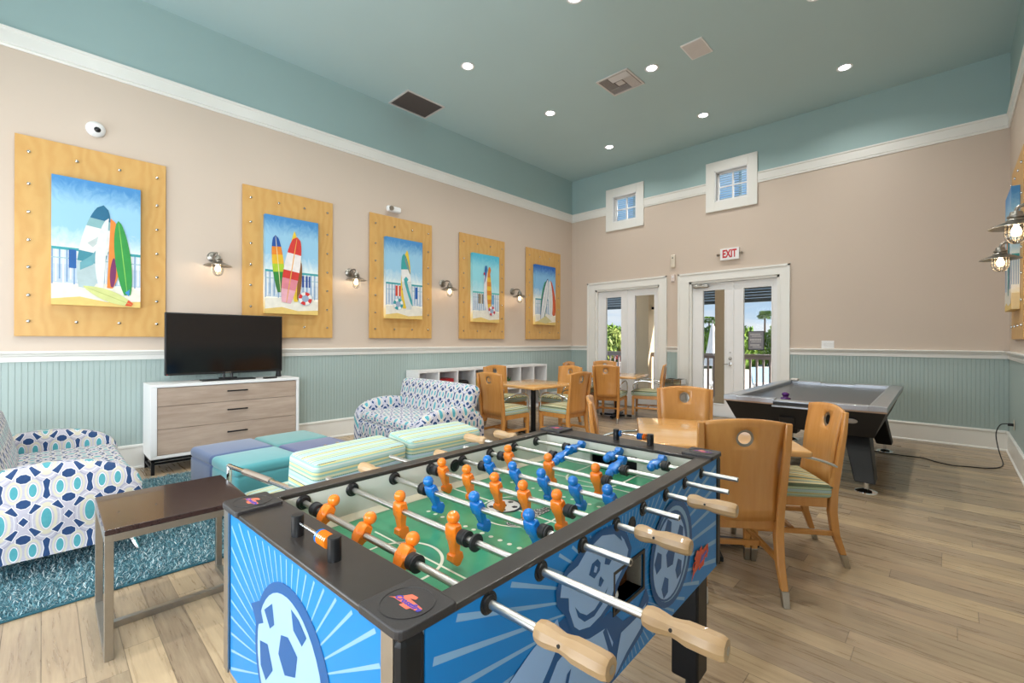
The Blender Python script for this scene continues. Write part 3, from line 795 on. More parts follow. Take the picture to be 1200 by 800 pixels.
# ------------------------------------------------------------------ media console and television
g = thing('media_console', 'white media console with three limed oak drawers on a black base', 'console', (.03, .74, 0))
CX, CY = .45, 1.42
b = MB(); t = .03
b.box(0, CX, 0, CY, .865, .895); b.box(0, CX, 0, CY, .155, .185); b.box(0, CX, 0, t+.025, .185, .865); b.box(0, CX, CY-t, CY, .185, .865); b.box(0, .01, t, CY-t, .185, .865)
b.build('body', WHITE, g, smooth=0, bevel=.004)
zz = [.188, .445, .675, .862]
for i in range(3):
    d = MB().box(.012, CX-.008, t+.028, CY-t-.003, zz[i]+.002, zz[i+1]-.002).build('drawer', DRAWW, g, smooth=0, bevel=.002)
    zc = zz[i]+(zz[i+1]-zz[i])*.62; yc_ = CY*.535
    MB().box(CX+.012, CX+.024, yc_-.1, yc_+.1, zc-.007, zc+.007).box(CX-.008, CX+.014, yc_-.092, yc_-.08, zc-.006, zc+.006).box(CX-.008, CX+.014, yc_+.08, yc_+.092, zc-.006, zc+.006).build('handle', BLKMET, d, smooth=0, bevel=.002)
b = MB(); s_ = .028
for x in (.01, CX-.01-s_):
    for y in (.01, CY-.01-s_): b.box(x, x+s_, y, y+s_, 0, .13)
b.box(.01, CX-.01, .01, .01+s_, .13, .155); b.box(.01, CX-.01, CY-.01-s_, CY-.01, .13, .155)
b.box(CX-.01-s_, CX-.01, .01, CY-.01, .13, .155); b.box(.01, .01+s_, .01, CY-.01, .13, .155)
b.box(.01+s_, CX-.01-s_, .014, .034, .055, .075); b.box(.01+s_, CX-.01-s_, CY-.034, CY-.014, .055, .075); b.box(CX/2-.01, CX/2+.01, .03, CY-.03, .055, .075)
b.build('base_frame', BLKMET, g, smooth=0)
g = thing('television', 'large black flat television standing on the white console', 'television', (.27, 1.46, .897))
MB().box(-.03, .012, -.575, .575, .072, .735).build('housing', BLACK, g, smooth=0, bevel=.006)
MB().box(.012, .0135, -.56, .56, .095, .72).build('screen', SCREEN, g, smooth=0)
MB().box(-.06, .09, -.26, .26, .0, .012).box(-.015, .01, -.09, .09, .012, .03).cyl((0, -.04, .012), (-.01, -.04, .11), .012, n=12).cyl((0, .04, .012), (-.01, .04, .11), .012, n=12).build('stand', BLACK, g, smooth=0, bevel=.003)
MB().box(.0122, .0137, -.03, .03, .08, .087).build('brand_bar', STEEL, g, smooth=0)
MB().box(.0122, .0137, -.56, -.552, .078, .084).build('standby_led', RED, g, smooth=0)
o = tag(MB().lathe([(.03, 0), (.034, .01), (.026, .05), (.032, .085), (.03, .095), (.001, .097)], (0, 0, 0), (0, 0, 1), 20).build('pen_cup', BLACK, loc=(.17, 2.03, .895)), 'small black cup beside the television on the console', 'cup')
o = tag(MB().rbox((0, 0, .009), (.045, .15, .018), .006, 3).build('remote_control', BLACK, loc=(.40, 1.86, .895), rot=(0, 0, R(15))), 'black remote control lying on the console in front of the television', 'remote')

# ------------------------------------------------------------------ cube storage
g = thing('cube_shelf', 'long low white cube storage unit along the left wall', 'shelf', (.0, 3.95, 0))
n = 8; Wt = 3.04; D = .36; t = .025; b = MB(); b.box(.03, D, 0, Wt, .845, .88); b.box(.03, D, 0, Wt, .055, .09); b.box(.03, D, t, Wt-t, .455, .48); b.box(.06, D-.03, .03, Wt-.03, 0, .055)
for i in range(n+1): y = (Wt-t)*i/n; b.box(.03, D, y, y+t, .09, .845)
b.build('carcass', WHITE, g, smooth=0, bevel=.002); MB().box(.02, .032, .01, Wt-.01, .06, .87).build('back_panel', GREYCUB, g, smooth=0)
def cubitem(name, mb, mat, k, z, label, cat, x=.19):
    y = 3.95+(Wt-t)*(k+.5)/n+.012; return tag(mb.build(name, mat, loc=(x, y, z)), label, cat)
REDB = plain('red_box', '#b3262e', .5); GRN = plain('leaf_green', '#3f9a2f', .5, var=.3, vs=40)
cubitem('game_box', MB().box(-.12, .12, -.14, .14, 0, .05).box(-.121, .121, -.141, .141, .05, .25*.99, 0), REDB, 1, .48, 'red board game box in the cube shelf behind the sofa', 'box')
cubitem('carry_case', MB().rbox((0, 0, .1), (.2, .26, .2), .05, 4), BLACK, 2, .48, 'black rounded case in the third cube of the shelf', 'case')
cubitem('storage_tin', MB().lathe([(.09, 0), (.09, .18), (.093, .18), (.093, .2), (.001, .203)], n=20), plain('yellow_tin', '#c9b04a', .4), 3, .48, 'yellow round tin in the fourth cube of the shelf', 'tin')
pl = thing('potted_plant', 'small green leafy plant in the cube shelf behind the table', 'plant', (.2, 3.95+3.015*5.5/8+.012, .48))
MB().lathe([(.045, 0), (.06, .09), (.055, .09), (.05, .08)], n=18).build('pot', WHITE, pl)
lf = MB()
for i in range(46):
    a_ = random.uniform(0, 2*PI); e = random.uniform(.2, 1.3); L = random.uniform(.08, .15)
    d = Vector((math.cos(a_)*math.cos(e), math.sin(a_)*math.cos(e), math.sin(e))); p = Vector((0, 0, .08)); q = p+d*L; sd = d.cross(Vector((0, 0, 1))).normalized()*.014
    mdl = p+d*L*.55; lf.add([p, mdl+sd, q, mdl-sd], [(0, 1, 2, 3)])
lf.build('foliage', GRN, pl, smooth=0)

# ------------------------------------------------------------------ loveseats (local: faces +y, origin floor centre)
def loveseat(loc, rz, label, fab, fseat, fback):
    W, D = 1.48, .88
    g = thing('loveseat', label, 'sofa', loc, rz, 'patterned loveseats')
    MB().rbox((0, .0, .255), (W-.1, D-.04, .27), .05, 4).build('base', fab, g, uv=True)
    MB().rbox((0, .05, .425), (W-.28, D-.16, .13), .05, 4, bulge=(0, .0, .02)).build('seat_cushion', fseat, g, uv=lambda x, y, z, n: (x, y*1.0) if abs(n.z) > .5 else (x, z+y))
    for sx in (-1, 1):
        prof = []
        for k in range(21):
            a_ = PI*k/20; y = .0+.43*math.cos(a_); z = .40+.235*math.sin(a_)**.75
            prof.append((y, z))
        prof = [(.43, .12)]+prof+[(-.43, .12)]
        b = MB(); x0, x1 = sx*(W/2-.15), sx*(W/2); x0, x1 = min(x0, x1), max(x0, x1)
        # rounded across: several slices
        sl = [(x0, .055), (x0+.012, .022), (x0+.04, .0), (x1-.04, 0), (x1-.012, .022), (x1, .055)]
        vs = []; N = len(prof)
        for xx, inset in sl:
            for (y, z) in prof:
                zz_ = z if z <= .13 else z-inset*((z-.12)/.5); yy = y*(1-inset*.6)
                vs.append((xx, yy, zz_))
        fs = []
        for i in range(len(sl)-1):
            for k in range(N): k2 = (k+1) % N; fs.append((i*N+k, i*N+k2, (i+1)*N+k2, (i+1)*N+k))
        fs.append(tuple(range(N-1, -1, -1))); fs.append(tuple(range((len(sl)-1)*N, len(sl)*N)))
        b.add(vs, fs); b.build('arm', fab, g, uv=lambda x, y, z, n: (y, z) if abs(n.x) > .5 else (y, z+max(0, W/2-abs(x))), smooth=50)
    # back: leaning slab, a little wider at the top with soft corners
    b = MB().rbox((0, 0, 0), (W-.06, .17, .60), .075, 5, bulge=(0, .02, .01), sub=8)
    b.v = [(x*(1+.06*(z+.3)/.6), y, z) for x, y, z in b.v]
    Mx = Matrix.Translation((0, -.25, .555)) @ Euler((R(14), 0, 0)).to_matrix().to_4x4()
    bu = b.build('backrest', fback, g, uv=True); bu.matrix_local = Mx
    for sx in (-1, 1):
        for sy in (-1, 1):
            p = [(sx*(W/2-.12), sy*.36, .125), (sx*(W/2-.09), sy*.385, .07), (sx*(W/2-.05), sy*.41, .012)]
            MB().tube(p, [.026, .018, .012], 8).cyl((sx*(W/2-.05), sy*.41, .012), (sx*(W/2-.05), sy*.41, 0), .014, n=10).build('leg', CHROME, g)
    return g
loveseat((1.715, .02, .0), 0, 'loveseat in teal and navy ogee fabric at the left picture edge', OGEE, OGEE_SEAT, OGEE_S)
loveseat((1.62, 3.06, .0), PI+R(-2), 'loveseat in teal and navy ogee fabric in front of the cube shelf', OGEE_S, OGEE_SEAT, OGEE_S)

# ------------------------------------------------------------------ ottomans
def ottoman(x, y, m, label):
    g = thing('cube_ottoman', label, 'ottoman', (x, y, .028), R(5), 'cube ottomans pushed together')
    MB().rbox((0, 0, .175), (.485, .485, .35), .03, 3).build('body', m, g); MB().rbox((0, 0, .375), (.492, .492, .085), .035, 4, bulge=(0, 0, .012)).build('top_cushion', m, g)
ottoman(1.76, 1.13, OTT1, 'slate blue cube ottoman nearest the media console corner')
ottoman(2.252, 1.172, OTT2, 'aqua cube ottoman nearest the dark side table')
ottoman(1.717, 1.622, OTT3, 'sea green cube ottoman at the back, towards the console')
ottoman(2.209, 1.664, OTT4, 'indigo cube ottoman at the back, towards the far chair')

# ------------------------------------------------------------------ striped lounge chairs (local faces +y)
def lounge(loc, rz, label):
    g = thing('lounge_chair', label, 'armchair', loc, rz, 'striped lounge chairs')
    W = .58
    MB().rbox((0, .06, .36), (W-.03, .62, .16), .045, 4, bulge=(0, 0, .02)).build('seat_cushion', STRIPE, g, uv=lambda x, y, z, n: (x, y) if abs(n.z) > .6 else ((x if abs(n.y) > abs(n.x) else y), z))
    o = MB().rbox((0, 0, 0), (W, .26, .34), .032, 4, bulge=(0, .012, .006)).build('back_cushion', STRIPE, g, uv=lambda x, y, z, n: (x if abs(n.x) < .7 else y, z+ (0 if abs(n.z) < .7 else y)))
    o.matrix_local = Matrix.Translation((0, -.34, .59)) @ Euler((R(6), 0, 0)).to_matrix().to_4x4()
    for sx in (-1, 1):
        x = sx*(W/2+.02)
        p = [(x, .40, .01), (x, .40, .56), (x, .385, .59), (x, .35, .6), (x, -.30, .6), (x, -.37, .595), (x, -.42, .57), (x, -.44, .53), (x, -.46, .01)]
        MB().tube(smoothpts(p, 3), .0135, 10).build('arm_frame', CHROME, g)
        MB().tube([(x, -.1, .6), (x, .2, .6)], .019, 10).build('arm_sleeve', CHROME, g)
    MB().tube(smoothpts([(-W/2-.02, -.44, .53), (-W/2+.02, -.475, .56), (-W/4, -.49, .565), (W/4, -.49, .565), (W/2-.02, -.475, .56), (W/2+.02, -.44, .53)], 4), .012, 10).build('back_rail', CHROME, g)
    MB().cyl((-W/2-.02, .36, .28), (W/2+.02, .36, .28), .011, n=10).cyl((-W/2-.02, -.3, .28), (W/2+.02, -.3, .28), .011, n=10).build('cross_bar', CHROME, g)
    return g
lounge((3.42, 1.135, 0), R(98), 'striped aqua and yellow lounge chair with chrome arms, nearer the dark side table')
lounge((3.35, 1.80, 0), R(91), 'striped aqua and yellow lounge chair with chrome arms, nearer the dining tables')

# ------------------------------------------------------------------ side table
g = thing('side_table', 'dark wood side table on a brushed steel frame beside the loveseat', 'side table', (3.322, .46, 0), R(-.5))
a_, b_, h = .287, .275, .55
MB().box(-a_, a_, -b_, b_, h-.024, h).build('table_top', DARKW, g, smooth=0, bevel=.003)
s_ = .03; f = MB()
for sy in (-1, 1):
    y0, y1 = sorted((sy*b_, sy*(b_-s_*.0)-sy*s_)); 
for sy in (-1, 1):
    y0, y1 = sorted((sy*b_, sy*(b_-s_)))
for sx in (-1, 1):
    for sy in (-1, 1):
        x0, x1 = sorted((sx*a_, sx*(a_-s_))); y0, y1 = sorted((sy*b_, sy*(b_-s_)))
        MB().box(x0, x1, y0, y1, .0, h-.054).build('leg', STEEL, g, smooth=0, bevel=.0015)
f = MB()
for sy in (-1, 1): y0, y1 = sorted((sy*b_, sy*(b_-s_))); f.box(-a_, a_, y0, y1, h-.054, h-.024)
for sx in (-1, 1): x0, x1 = sorted((sx*a_, sx*(a_-s_))); f.box(x0, x1, -b_+s_, b_-s_, h-.054, h-.024)
f.build('top_frame', STEEL, g, smooth=0, bevel=.0015); f = MB()
for sy in (-1, 1): y0, y1 = sorted((sy*b_, sy*(b_-s_))); f.box(-a_+s_, a_-s_, y0, y1, .0, s_)
f.box(-s_/2, s_/2, -b_+s_, b_-s_, 0.0, s_)
f.build('base_frame', STEEL, g, smooth=0, bevel=.0015)

# ------------------------------------------------------------------ shag rug
def rug():
    x0, x1, y0, y1 = .62, 2.915, -1.0, 2.25
    RUGB = plain('rug_base', '#2d5f6c', .95)
    m = Mat('rug_yarn'); at = m.node('Attribute'); at.attribute_name = 'Col'; m.nt.links.new(at.outputs['Color'], m.b.inputs['Base Color']); m.set(.8, 0, .2, 0, .3)
    g = thing('shag_rug', 'teal and white shaggy rug under the seating group', 'rug', ((x0+x1)/2, (y0+y1)/2, 0))
    MB().rbox((0, 0, .007), (x1-x0, y1-y0, .014), .006, 2).build('backing', RUGB, g)
    import numpy as np
    rs = np.random.RandomState(3); n = 85000
    px = rs.uniform(x0, x1, n)-(x0+x1)/2; py = rs.uniform(y0, y1, n)-(y0+y1)/2
    az = rs.uniform(0, 2*PI, n); L = rs.uniform(.018, .038, n); el = rs.uniform(.35, 1.25, n); w = rs.uniform(.0013, .0026, n)
    dx, dy = np.cos(az)*np.cos(el), np.sin(az)*np.cos(el); dz = np.sin(el)
    sx_, sy_ = -np.sin(az)*w, np.cos(az)*w
    V = np.zeros((n, 6, 3))
    for k, (t, ww) in enumerate(((0, 1), (.55, 1), (1, .5))):
        zz = .010+dz*L*t*(1-.25*t*t)
        V[:, 2*k, 0] = px+dx*L*t-sx_*ww; V[:, 2*k, 1] = py+dy*L*t-sy_*ww; V[:, 2*k, 2] = zz
        V[:, 2*k+1, 0] = px+dx*L*t+sx_*ww; V[:, 2*k+1, 1] = py+dy*L*t+sy_*ww; V[:, 2*k+1, 2] = zz
    F = np.zeros((n, 2, 4), int); b = np.arange(n)*6
    F[:, 0] = np.stack([b, b+1, b+3, b+2], 1); F[:, 1] = np.stack([b+2, b+3, b+5, b+4], 1)
    me = bpy.data.meshes.new('pile'); me.vertices.add(n*6); me.vertices.foreach_set('co', V.reshape(-1))
    me.loops.add(n*8); me.loops.foreach_set('vertex_index', F.reshape(-1)); me.polygons.add(n*2)
    me.polygons.foreach_set('loop_start', np.arange(n*2)*4); me.update(calc_edges=True)
    pal = np.array([lin('#507f8b'), lin('#6e98a1'), lin('#9bb5b9'), lin('#2f5662'), lin('#c8d2d2'), lin('#5b8792')])
    c = pal[rs.choice(6, n, p=[.24, .22, .2, .11, .09, .14])]*rs.uniform(.8, 1.15, (n, 1))
    ca = me.color_attributes.new('Col', 'FLOAT_COLOR', 'POINT'); cc = np.ones((n, 6, 4)); cc[:, :, :3] = c[:, None, :]; ca.data.foreach_set('color', cc.reshape(-1))
    me.materials.append(m.m); o = bpy.data.objects.new('pile', me); col.objects.link(o); o.parent = g; o['kind'] = 'stuff'
rug()
# ------------------------------------------------------------------ foosball table
def foosball():
    g = thing('foosball_table', 'blue foosball table with orange and blue players in the foreground', 'foosball table', (5.139, 1.072, 0), R(2.3))
    def printed(name, c, rough=.22): return plain(name, c, rough, spec=.3, var=.05, vs=5)
    PB = printed('printed_blue', '#0f80cc', .36); PD = printed('printed_dark_blue', '#0a5592', .36); PL = printed('printed_light_blue', '#9abfee', .36); PR = printed('printed_ray', '#86b0d6', .36)
    PRD = printed('printed_red', '#d8472f'); PIK = printed('printed_salmon', '#ee7a62'); PPU = printed('printed_purple', '#5a4fae')
    INN = plain('pale_inner_wall', '#d2d0c8', .4, var=.03); EDGE = plain('field_border', '#d8d2b8', .45, var=.1, vs=30)
    FG = Mat('green_playfield'); n = FG.noise(FG.coord('Object', (6, .8, 1)), 3, 4); FG.color(FG.mix(n, '#4aa276', '#2f8560')); FG.set(.28, 0, .5, .2); FG = FG.m
    FL = plain('field_line', '#e6e6d2', .4); BK = plain('print_black', '#1b1b1b', .4)
    w, l, iw, il, zb, zt = .395, .7225, .347, .605, .50, .905
    hv0, hv1, hz0, hz1 = -.092, .065, .672, .765   # ball return
    # cabinet
    for sx in (-1, 1):
        b = MB()
        def bx(v0, v1, z0, z1): x0, x1 = sorted((sx*iw, sx*(w-.004))); b.box(x0, x1, v0, v1, z0, z1)
        if sx > 0:
            bx(-l+.03, hv0, zb, zt); bx(hv1, l-.03, zb, zt); bx(hv0, hv1, zb, hz0); bx(hv0, hv1, hz1, zt)
        else: bx(-l+.03, l-.03, zb, zt)
        b.build('side_wall', INN, g, smooth=0)
        b = MB()
        def bx2(v0, v1, z0, z1): x0, x1 = sorted((sx*(w-.004), sx*w)); b.box(x0, x1, v0, v1, z0, z1)
        if sx > 0:
            bx2(-l+.045, hv0, zb, zt); bx2(hv1, l-.03, zb, zt); bx2(hv0, hv1, zb, hz0); bx2(hv0, hv1, hz1, zt)
        else: bx2(-l+.045, l-.03, zb, zt)
        X = sx*(w+.0002); lay = [0]
        def poly(pts, m):
            lay[0] += 1; xx = sx*(w+.0002+.00025*lay[0]); P = [(xx, v, z) for v, z in pts]
            if sx < 0: P = [(xx, -v, z) for v, z in pts]
            b.add(P, [tuple(range(len(P)))], m)
        cv, cz = -.05, .70
        def clip(v, z): return (max(-l+.048, min(l-.033, v)), max(zb+.001, min(zt-.001, z)))
        def ray_end(a):
            ca, sa = math.cos(a), math.sin(a); t = 9
            if ca > 0: t = min(t, (l-.034-cv)/ca)
            if ca < 0: t = min(t, (-l+.049-cv)/ca)
            if sa > 0: t = min(t, (zt-.002-cz)/sa)
            if sa < 0: t = min(t, (zb+.002-cz)/sa)
            return t
        lay[0] = 1
        for i in range(66):
            a_ = 2*PI*i/66+.05; L = ray_end(a_)*.995
            if L < .05: continue
            da = .011; L2 = min(ray_end(a_-da), ray_end(a_+da))*.985
            s_ = .12; xx = sx*(w+.0004)
            P = [(cv+math.cos(a_)*s_, cz+math.sin(a_)*s_), (cv+math.cos(a_-da)*L2, cz+math.sin(a_-da)*L2), (cv+math.cos(a_+da)*L2, cz+math.sin(a_+da)*L2)]
            b.add([(xx, v if sx > 0 else -v, z) for v, z in P], [(0, 1, 2)], 3)
        lay[0] = 3
        # generic cartoon footballer: silhouette, body, head, ball
        poly([(-.304,.755),(-.372,.756),(-.465,.727),(-.60,.66),(-.62,.502),(-.09,.502),(.001,.532),(.064,.548),(.103,.625),(.085,.66),(.025,.618),(-.05,.63),(-.112,.684),(-.21,.678)], 1)
        poly([(-.335,.765),(-.42,.742),(-.52,.70),(-.50,.60),(-.42,.63),(-.361,.68),(-.32,.722)], 2)
        poly([(-.271,.689),(-.335,.675),(-.39,.62),(-.44,.51),(-.14,.51),(-.10,.60),(-.133,.652),(-.21,.663)], 2)
        poly([(.025,.605),(-.06,.605),(-.08,.56),(-.09,.51),(-.03,.54),(.05,.565),(.085,.62)], 2)
        poly([(-.15,.65),(-.135,.655),(-.09,.56),(-.10,.54)], 1); poly([(-.30,.63),(-.285,.635),(-.33,.52),(-.35,.515)], 1)
        head = [(-.103,.895),(-.183,.90),(-.229,.887),(-.272,.868),(-.297,.862),(-.324,.85),(-.343,.826),(-.339,.794),(-.304,.755),(-.284,.713),(-.259,.694),(-.21,.678),(-.163,.681),(-.112,.695),(-.07,.736),(-.019,.766),(-.005,.803),(-.03,.848),(-.065,.878)]
        poly(head, 1)
        poly([(-.114,.883),(-.174,.888),(-.216,.877),(-.259,.85),(-.297,.846),(-.322,.833),(-.327,.807),(-.296,.793),(-.294,.765),(-.274,.721),(-.254,.704),(-.21,.691),(-.163,.695),(-.118,.710),(-.085,.748),(-.036,.776),(-.024,.805),(-.048,.84),(-.080,.868)], 2)
        poly([(-.272,.764),(-.259,.735),(-.233,.713),(-.192,.707),(-.155,.720),(-.128,.75),(-.150,.738),(-.19,.722),(-.224,.724),(-.252,.742)], 1)
        poly([(-.202,.833),(-.215,.812),(-.192,.795),(-.168,.805),(-.164,.822),(-.178,.836)], 1); poly([(-.138,.836),(-.146,.812),(-.124,.802),(-.108,.812),(-.112,.83)], 1)
        poly([(-.19,.825),(-.196,.812),(-.185,.806),(-.178,.816)], 2)
        poly([(-.23,.87),(-.16,.885),(-.10,.87),(-.06,.84),(-.07,.862),(-.11,.89),(-.18,.898)], 1); poly([(-.165,.79),(-.15,.775),(-.165,.765),(-.175,.772)], 1)
        def ell(c, a_, b_, n=32, s0=0, s1=2*PI, tilt=0):
            out = []
            for i in range(n):
                t = s0+(s1-s0)*i/n; x_, y_ = a_*math.cos(t), b_*math.sin(t)
                out.append((c[0]+x_*math.cos(tilt)-y_*math.sin(tilt), c[1]+x_*math.sin(tilt)+y_*math.cos(tilt)))
            return out
        poly(ell((.262, .700), .160, .158), 1); poly(ell((.258, .700), .140, .140), 3); poly(ell((.248, .697), .132, .132), 1); poly(ell((.242, .695), .120, .122), 2)
        for k in range(5):
            a_ = 2*PI*k/5+.5; c = (.242+.088*math.cos(a_), .695+.088*math.sin(a_)); poly(ell(c, .027, .033, 5, a_, a_+2*PI), 1)
            lay[0] -= 1
        lay[0] += 1; poly(ell((.242, .695), .036, .036, 5, .2, .2+2*PI), 1)
        # red emblem: jagged patch
        BD = [(-.036, -.016), (-.030, -.006), (-.018, .006), (-.024, .012), (-.012, .020), (-.004, .014), (.006, .019), (.008, .010), (.034, .008), (.036, -.006), (.020, -.008), (.016, -.016), (-.006, -.014), (-.004, -.008), (-.026, -.010)]
        poly([(.495+x_*2.3, .595+y_*2.3+x_*.35) for x_, y_ in BD], 5); poly([(.500+x_*1.7, .592+y_*.8+x_*.3) for x_, y_ in BD[6:13]], 6)
        b.build('side_panel', [PB, PD, PL, PR, BK, PRD, PPU], g, smooth=0)
    tx = text_mesh('Crossfire', .034, PRD, g, (w+.0058, .495, .59), (R(90), 0, R(90)), .3, .0003, .001)
    tx = text_mesh('Crossfire', .034, PRD, g, (-w-.0058, -.495, .59), (R(90), 0, R(-90)), .3, .0003, .001)
    for sy in (-1, 1):
        y0, y1 = sorted((sy*(l-.03), sy*(l-.002))); yi0, yi1 = sorted((sy*il, sy*(il+.018)))
        MB().box(-w+.03, w-.03, y0, y1, zb, zt).build('end_wall', INN, g, smooth=0)
        b = MB()
        if sy > 0:
            b.box(-iw, -.11, yi0, yi1, .78, zt); b.box(.11, iw, yi0, yi1, .78, zt); b.box(-.11, .11, yi0, yi1, .875, zt)
        else:
            b.box(-iw, -.11, yi0, yi1, .78, zt); b.box(.11, iw, yi0, yi1, .78, zt); b.box(-.11, .11, yi0, yi1, .875, zt)
        b.build('goal_wall', INN, g, smooth=0)
        y0, y1 = sorted((sy*(il+.018), sy*(il+.09))); b = MB(); b.box(-.13, .13, y0, y1, .76, .775); b.box(-.13, -.11, y0, y1, .775, .90); b.box(.11, .13, y0, y1, .775, .90); y2, y3 = sorted((sy*(il+.08), sy*(il+.09))); b.box(-.11, .11, y2, y3, .775, .9)
        b.build('goal_box', BLACK, g, smooth=0)
        y0, y1 = sorted((sy*l, sy*(l-.002))); b = MB(); b.box(-w+.045, w-.045, y0, y1, zb, zt)
        lay = [1]
        def poly2(pts, m):
            lay[0] += 1; yy = sy*(l+.0002+.00025*lay[0]); P = [(u if sy < 0 else -u, yy, z) for u, z in pts]; b.add(P, [tuple(range(len(P)))], m)
        U0 = w-.047; cu, cz = .0, .655
        for i in range(52):
            a_ = 2*PI*i/52+.03; ca, sa = math.cos(a_), math.sin(a_); da = .010
            def E(a_):
                ca, sa = math.cos(a_), math.sin(a_); t = 9
                if ca: t = min(t, (U0-cu)/ca if ca > 0 else (-U0-cu)/ca)
                if sa: t = min(t, (zt-.002-cz)/sa if sa > 0 else (zb+.002-cz)/sa)
                return t
            L2 = min(E(a_-da), E(a_+da), E(a_))*.985
            P = [(cu+ca*.05, cz+sa*.05), (cu+math.cos(a_-da)*L2, cz+math.sin(a_-da)*L2), (cu+math.cos(a_+da)*L2, cz+math.sin(a_+da)*L2)]
            b.add([(u if sy < 0 else -u, sy*(l+.0004), z) for u, z in P], [(0, 1, 2)], 3)
        lay[0] = 3
        E1 = [(.01+.185*math.cos(t), .668+.180*math.sin(t)) for t in [2*PI*i/40 for i in range(40)] if .668+.180*math.sin(t) > .502]
        poly2(E1, 1); poly2([(.0+.160*math.cos(t), .663+.160*math.sin(t)) for t in [2*PI*i/40 for i in range(40)]], 2)
        poly2([(-.20, .735), (-.15, .76), (-.125, .72), (-.165, .70)], 1)
        for P in ([(-.12,.752),(-.076,.782),(-.064,.741),(-.088,.723)], [(.02,.808),(.057,.8),(.09,.78),(.07,.755),(.031,.77)], [(-.029,.735),(.006,.745),(.05,.725),(.04,.68),(-.01,.66),(-.042,.69)], [(-.145,.673),(-.1,.684),(-.072,.64),(-.11,.60),(-.14,.62)], [(.10,.70),(.145,.71),(.15,.65),(.12,.61),(.09,.64)], [(-.03,.58),(.03,.595),(.07,.56),(.04,.515),(-.03,.515)]): poly2(P, 1); lay[0] -= 1
        b.build('end_panel', [PB, PD, PL, PR], g, smooth=0)
    # top trims
    MB().box(iw, w+.002, -l+.1, l-.1, zt, .918).build('top_rail', DARKTOP, g, smooth=0, bevel=.003); MB().box(-w-.002, -iw, -l+.1, l-.1, zt, .918).build('top_rail', DARKTOP, g, smooth=0, bevel=.003)
    for sy in (-1, 1): y0, y1 = sorted((sy*il, sy*(l+.002))); MB().box(-w, w, y0, y1, zt, .9175).build('end_top', DARKTOP, g, smooth=0, bevel=.003)
    # corner caps with emblem
    for sx in (-1, 1):
        for sy in (-1, 1):
            cw, cl = .118, .112; ox, oy = sx*(w+.008), sy*(l+.008); pts = []
            rad = .022
            raw = [(ox, oy), (ox-sx*cw, oy), (ox-sx*cw, oy-sy*cl), (ox, oy-sy*cl)]
            for i, (px_, py_) in enumerate(raw):
                a_, c_ = raw[i-1], raw[(i+1) % 4]; r_ = rad if i == 0 else .008
                d1 = Vector((a_[0]-px_, a_[1]-py_)).normalized()*r_; d2 = Vector((c_[0]-px_, c_[1]-py_)).normalized()*r_
                for k in range(6):
                    t = k/5; p = Vector((px_, py_)); q = (p+d1)*(1-t)**2+p*2*t*(1-t)+(p+d2)*t*t; pts.append((q.x, q.y))
            if sx*sy < 0: pts = pts[::-1]
            if pts[0] and (sx*sy > 0): pass
            b = MB().prism(pts, 'z', .910, .926)
            cap = b.build('corner_cap', CAPMAT, g, smooth=0, bevel=.003)
            cx_, cy_ = ox-sx*cw/2, oy-sy*cl/2
            MB().lathe([(.046, 0), (.046, .0012), (.0435, .0012), (.043, .0003), (.001, .0003)], (cx_, cy_, .926), (0, 0, 1), 40).build('badge_ring', CAPMAT, cap)
            e = MB(); P = [(-.036, -.012), (-.028, -.006), (-.018, .008), (-.012, .018), (.004, .019), (.006, .012), (-.004, .008), (.034, .004), (.036, -.006), (.018, -.008), (.016, -.014), (-.004, -.014), (-.002, -.008), (-.026, -.008)]
            e.add([(cx_+x_*1.0, cy_+y_, .9268) for x_, y_ in P], [tuple(range(len(P)))])
            e.build('badge_flash', PIK, cap, smooth=0)
            text_mesh('Crossfire', .015, PPU, cap, (cx_+.004, cy_-.002, .9272), (0, 0, 0), .3, .0002, .0006)
            # corner post
            x0, x1 = sorted((sx*w*1.0, sx*(w-.045))); y0, y1 = sorted((sy*l, sy*(l-.045)))
            MB().box(x0-(.004 if sx < 0 else 0), x1+(.004 if sx > 0 else 0), y0-(.004 if sy < 0 else 0), y1+(.004 if sy > 0 else 0), zb-.002, .91).build('corner_post', BLKMET, g, smooth=0, bevel=.012)
            xa, xb = sorted((sx*(w-.012), sx*(w-.044)))
            MB().box(xa, xb, (l+.0035)*sy-.002, (l+.0035)*sy+.002, zb, .91).build('steel_strip', STEEL, g, smooth=0)
    # legs
    for sx in (-1, 1):
        for sy in (-1, 1):
            x0, x1 = sorted((sx*.27, sx*.37)); y0, y1 = sorted((sy*.565, sy*.665))
            lg = MB().box(x0, x1, y0, y1, .10, zb+.05).build('leg', BLKMET, g, smooth=0, bevel=.008)
            MB().lathe([(.034, 0), (.034, .012), (.015, .02), (.012, .1)], ((x0+x1)/2, (y0+y1)/2, 0), (0, 0, 1), 18).build('foot', RUBBER, lg)
    MB().box(-iw, iw, -il-.08, il+.08, zb, zb+.015).build('bottom_panel', BLKMET, g, smooth=0)
    # ball return pocket
    b = MB(); b.box(.25, w-.002, hv0-.0, hv1, hz0-.012, hz0); b.box(.25, w-.002, hv0, hv1, hz1, hz1+.012); b.box(.24, .25, hv0, hv1, hz0, hz1); b.box(.25, w-.002, hv0-.012, hv0, hz0, hz1); b.box(.25, w-.002, hv1, hv1+.012, hz0, hz1)
    b.build('ball_return', wood('raw_board', '#7a5230', '#5f3d22'), g, smooth=0)
    f = MB(); t = .009
    f.box(w-.001, w+.003, hv0-t, hv0, hz0-t, hz1+t); f.box(w-.001, w+.003, hv1, hv1+t, hz0-t, hz1+t); f.box(w-.001, w+.003, hv0, hv1, hz0-t, hz0); f.box(w-.001, w+.003, hv0, hv1, hz1, hz1+t)
    f.build('ball_return_frame', BLACK, g, smooth=0)
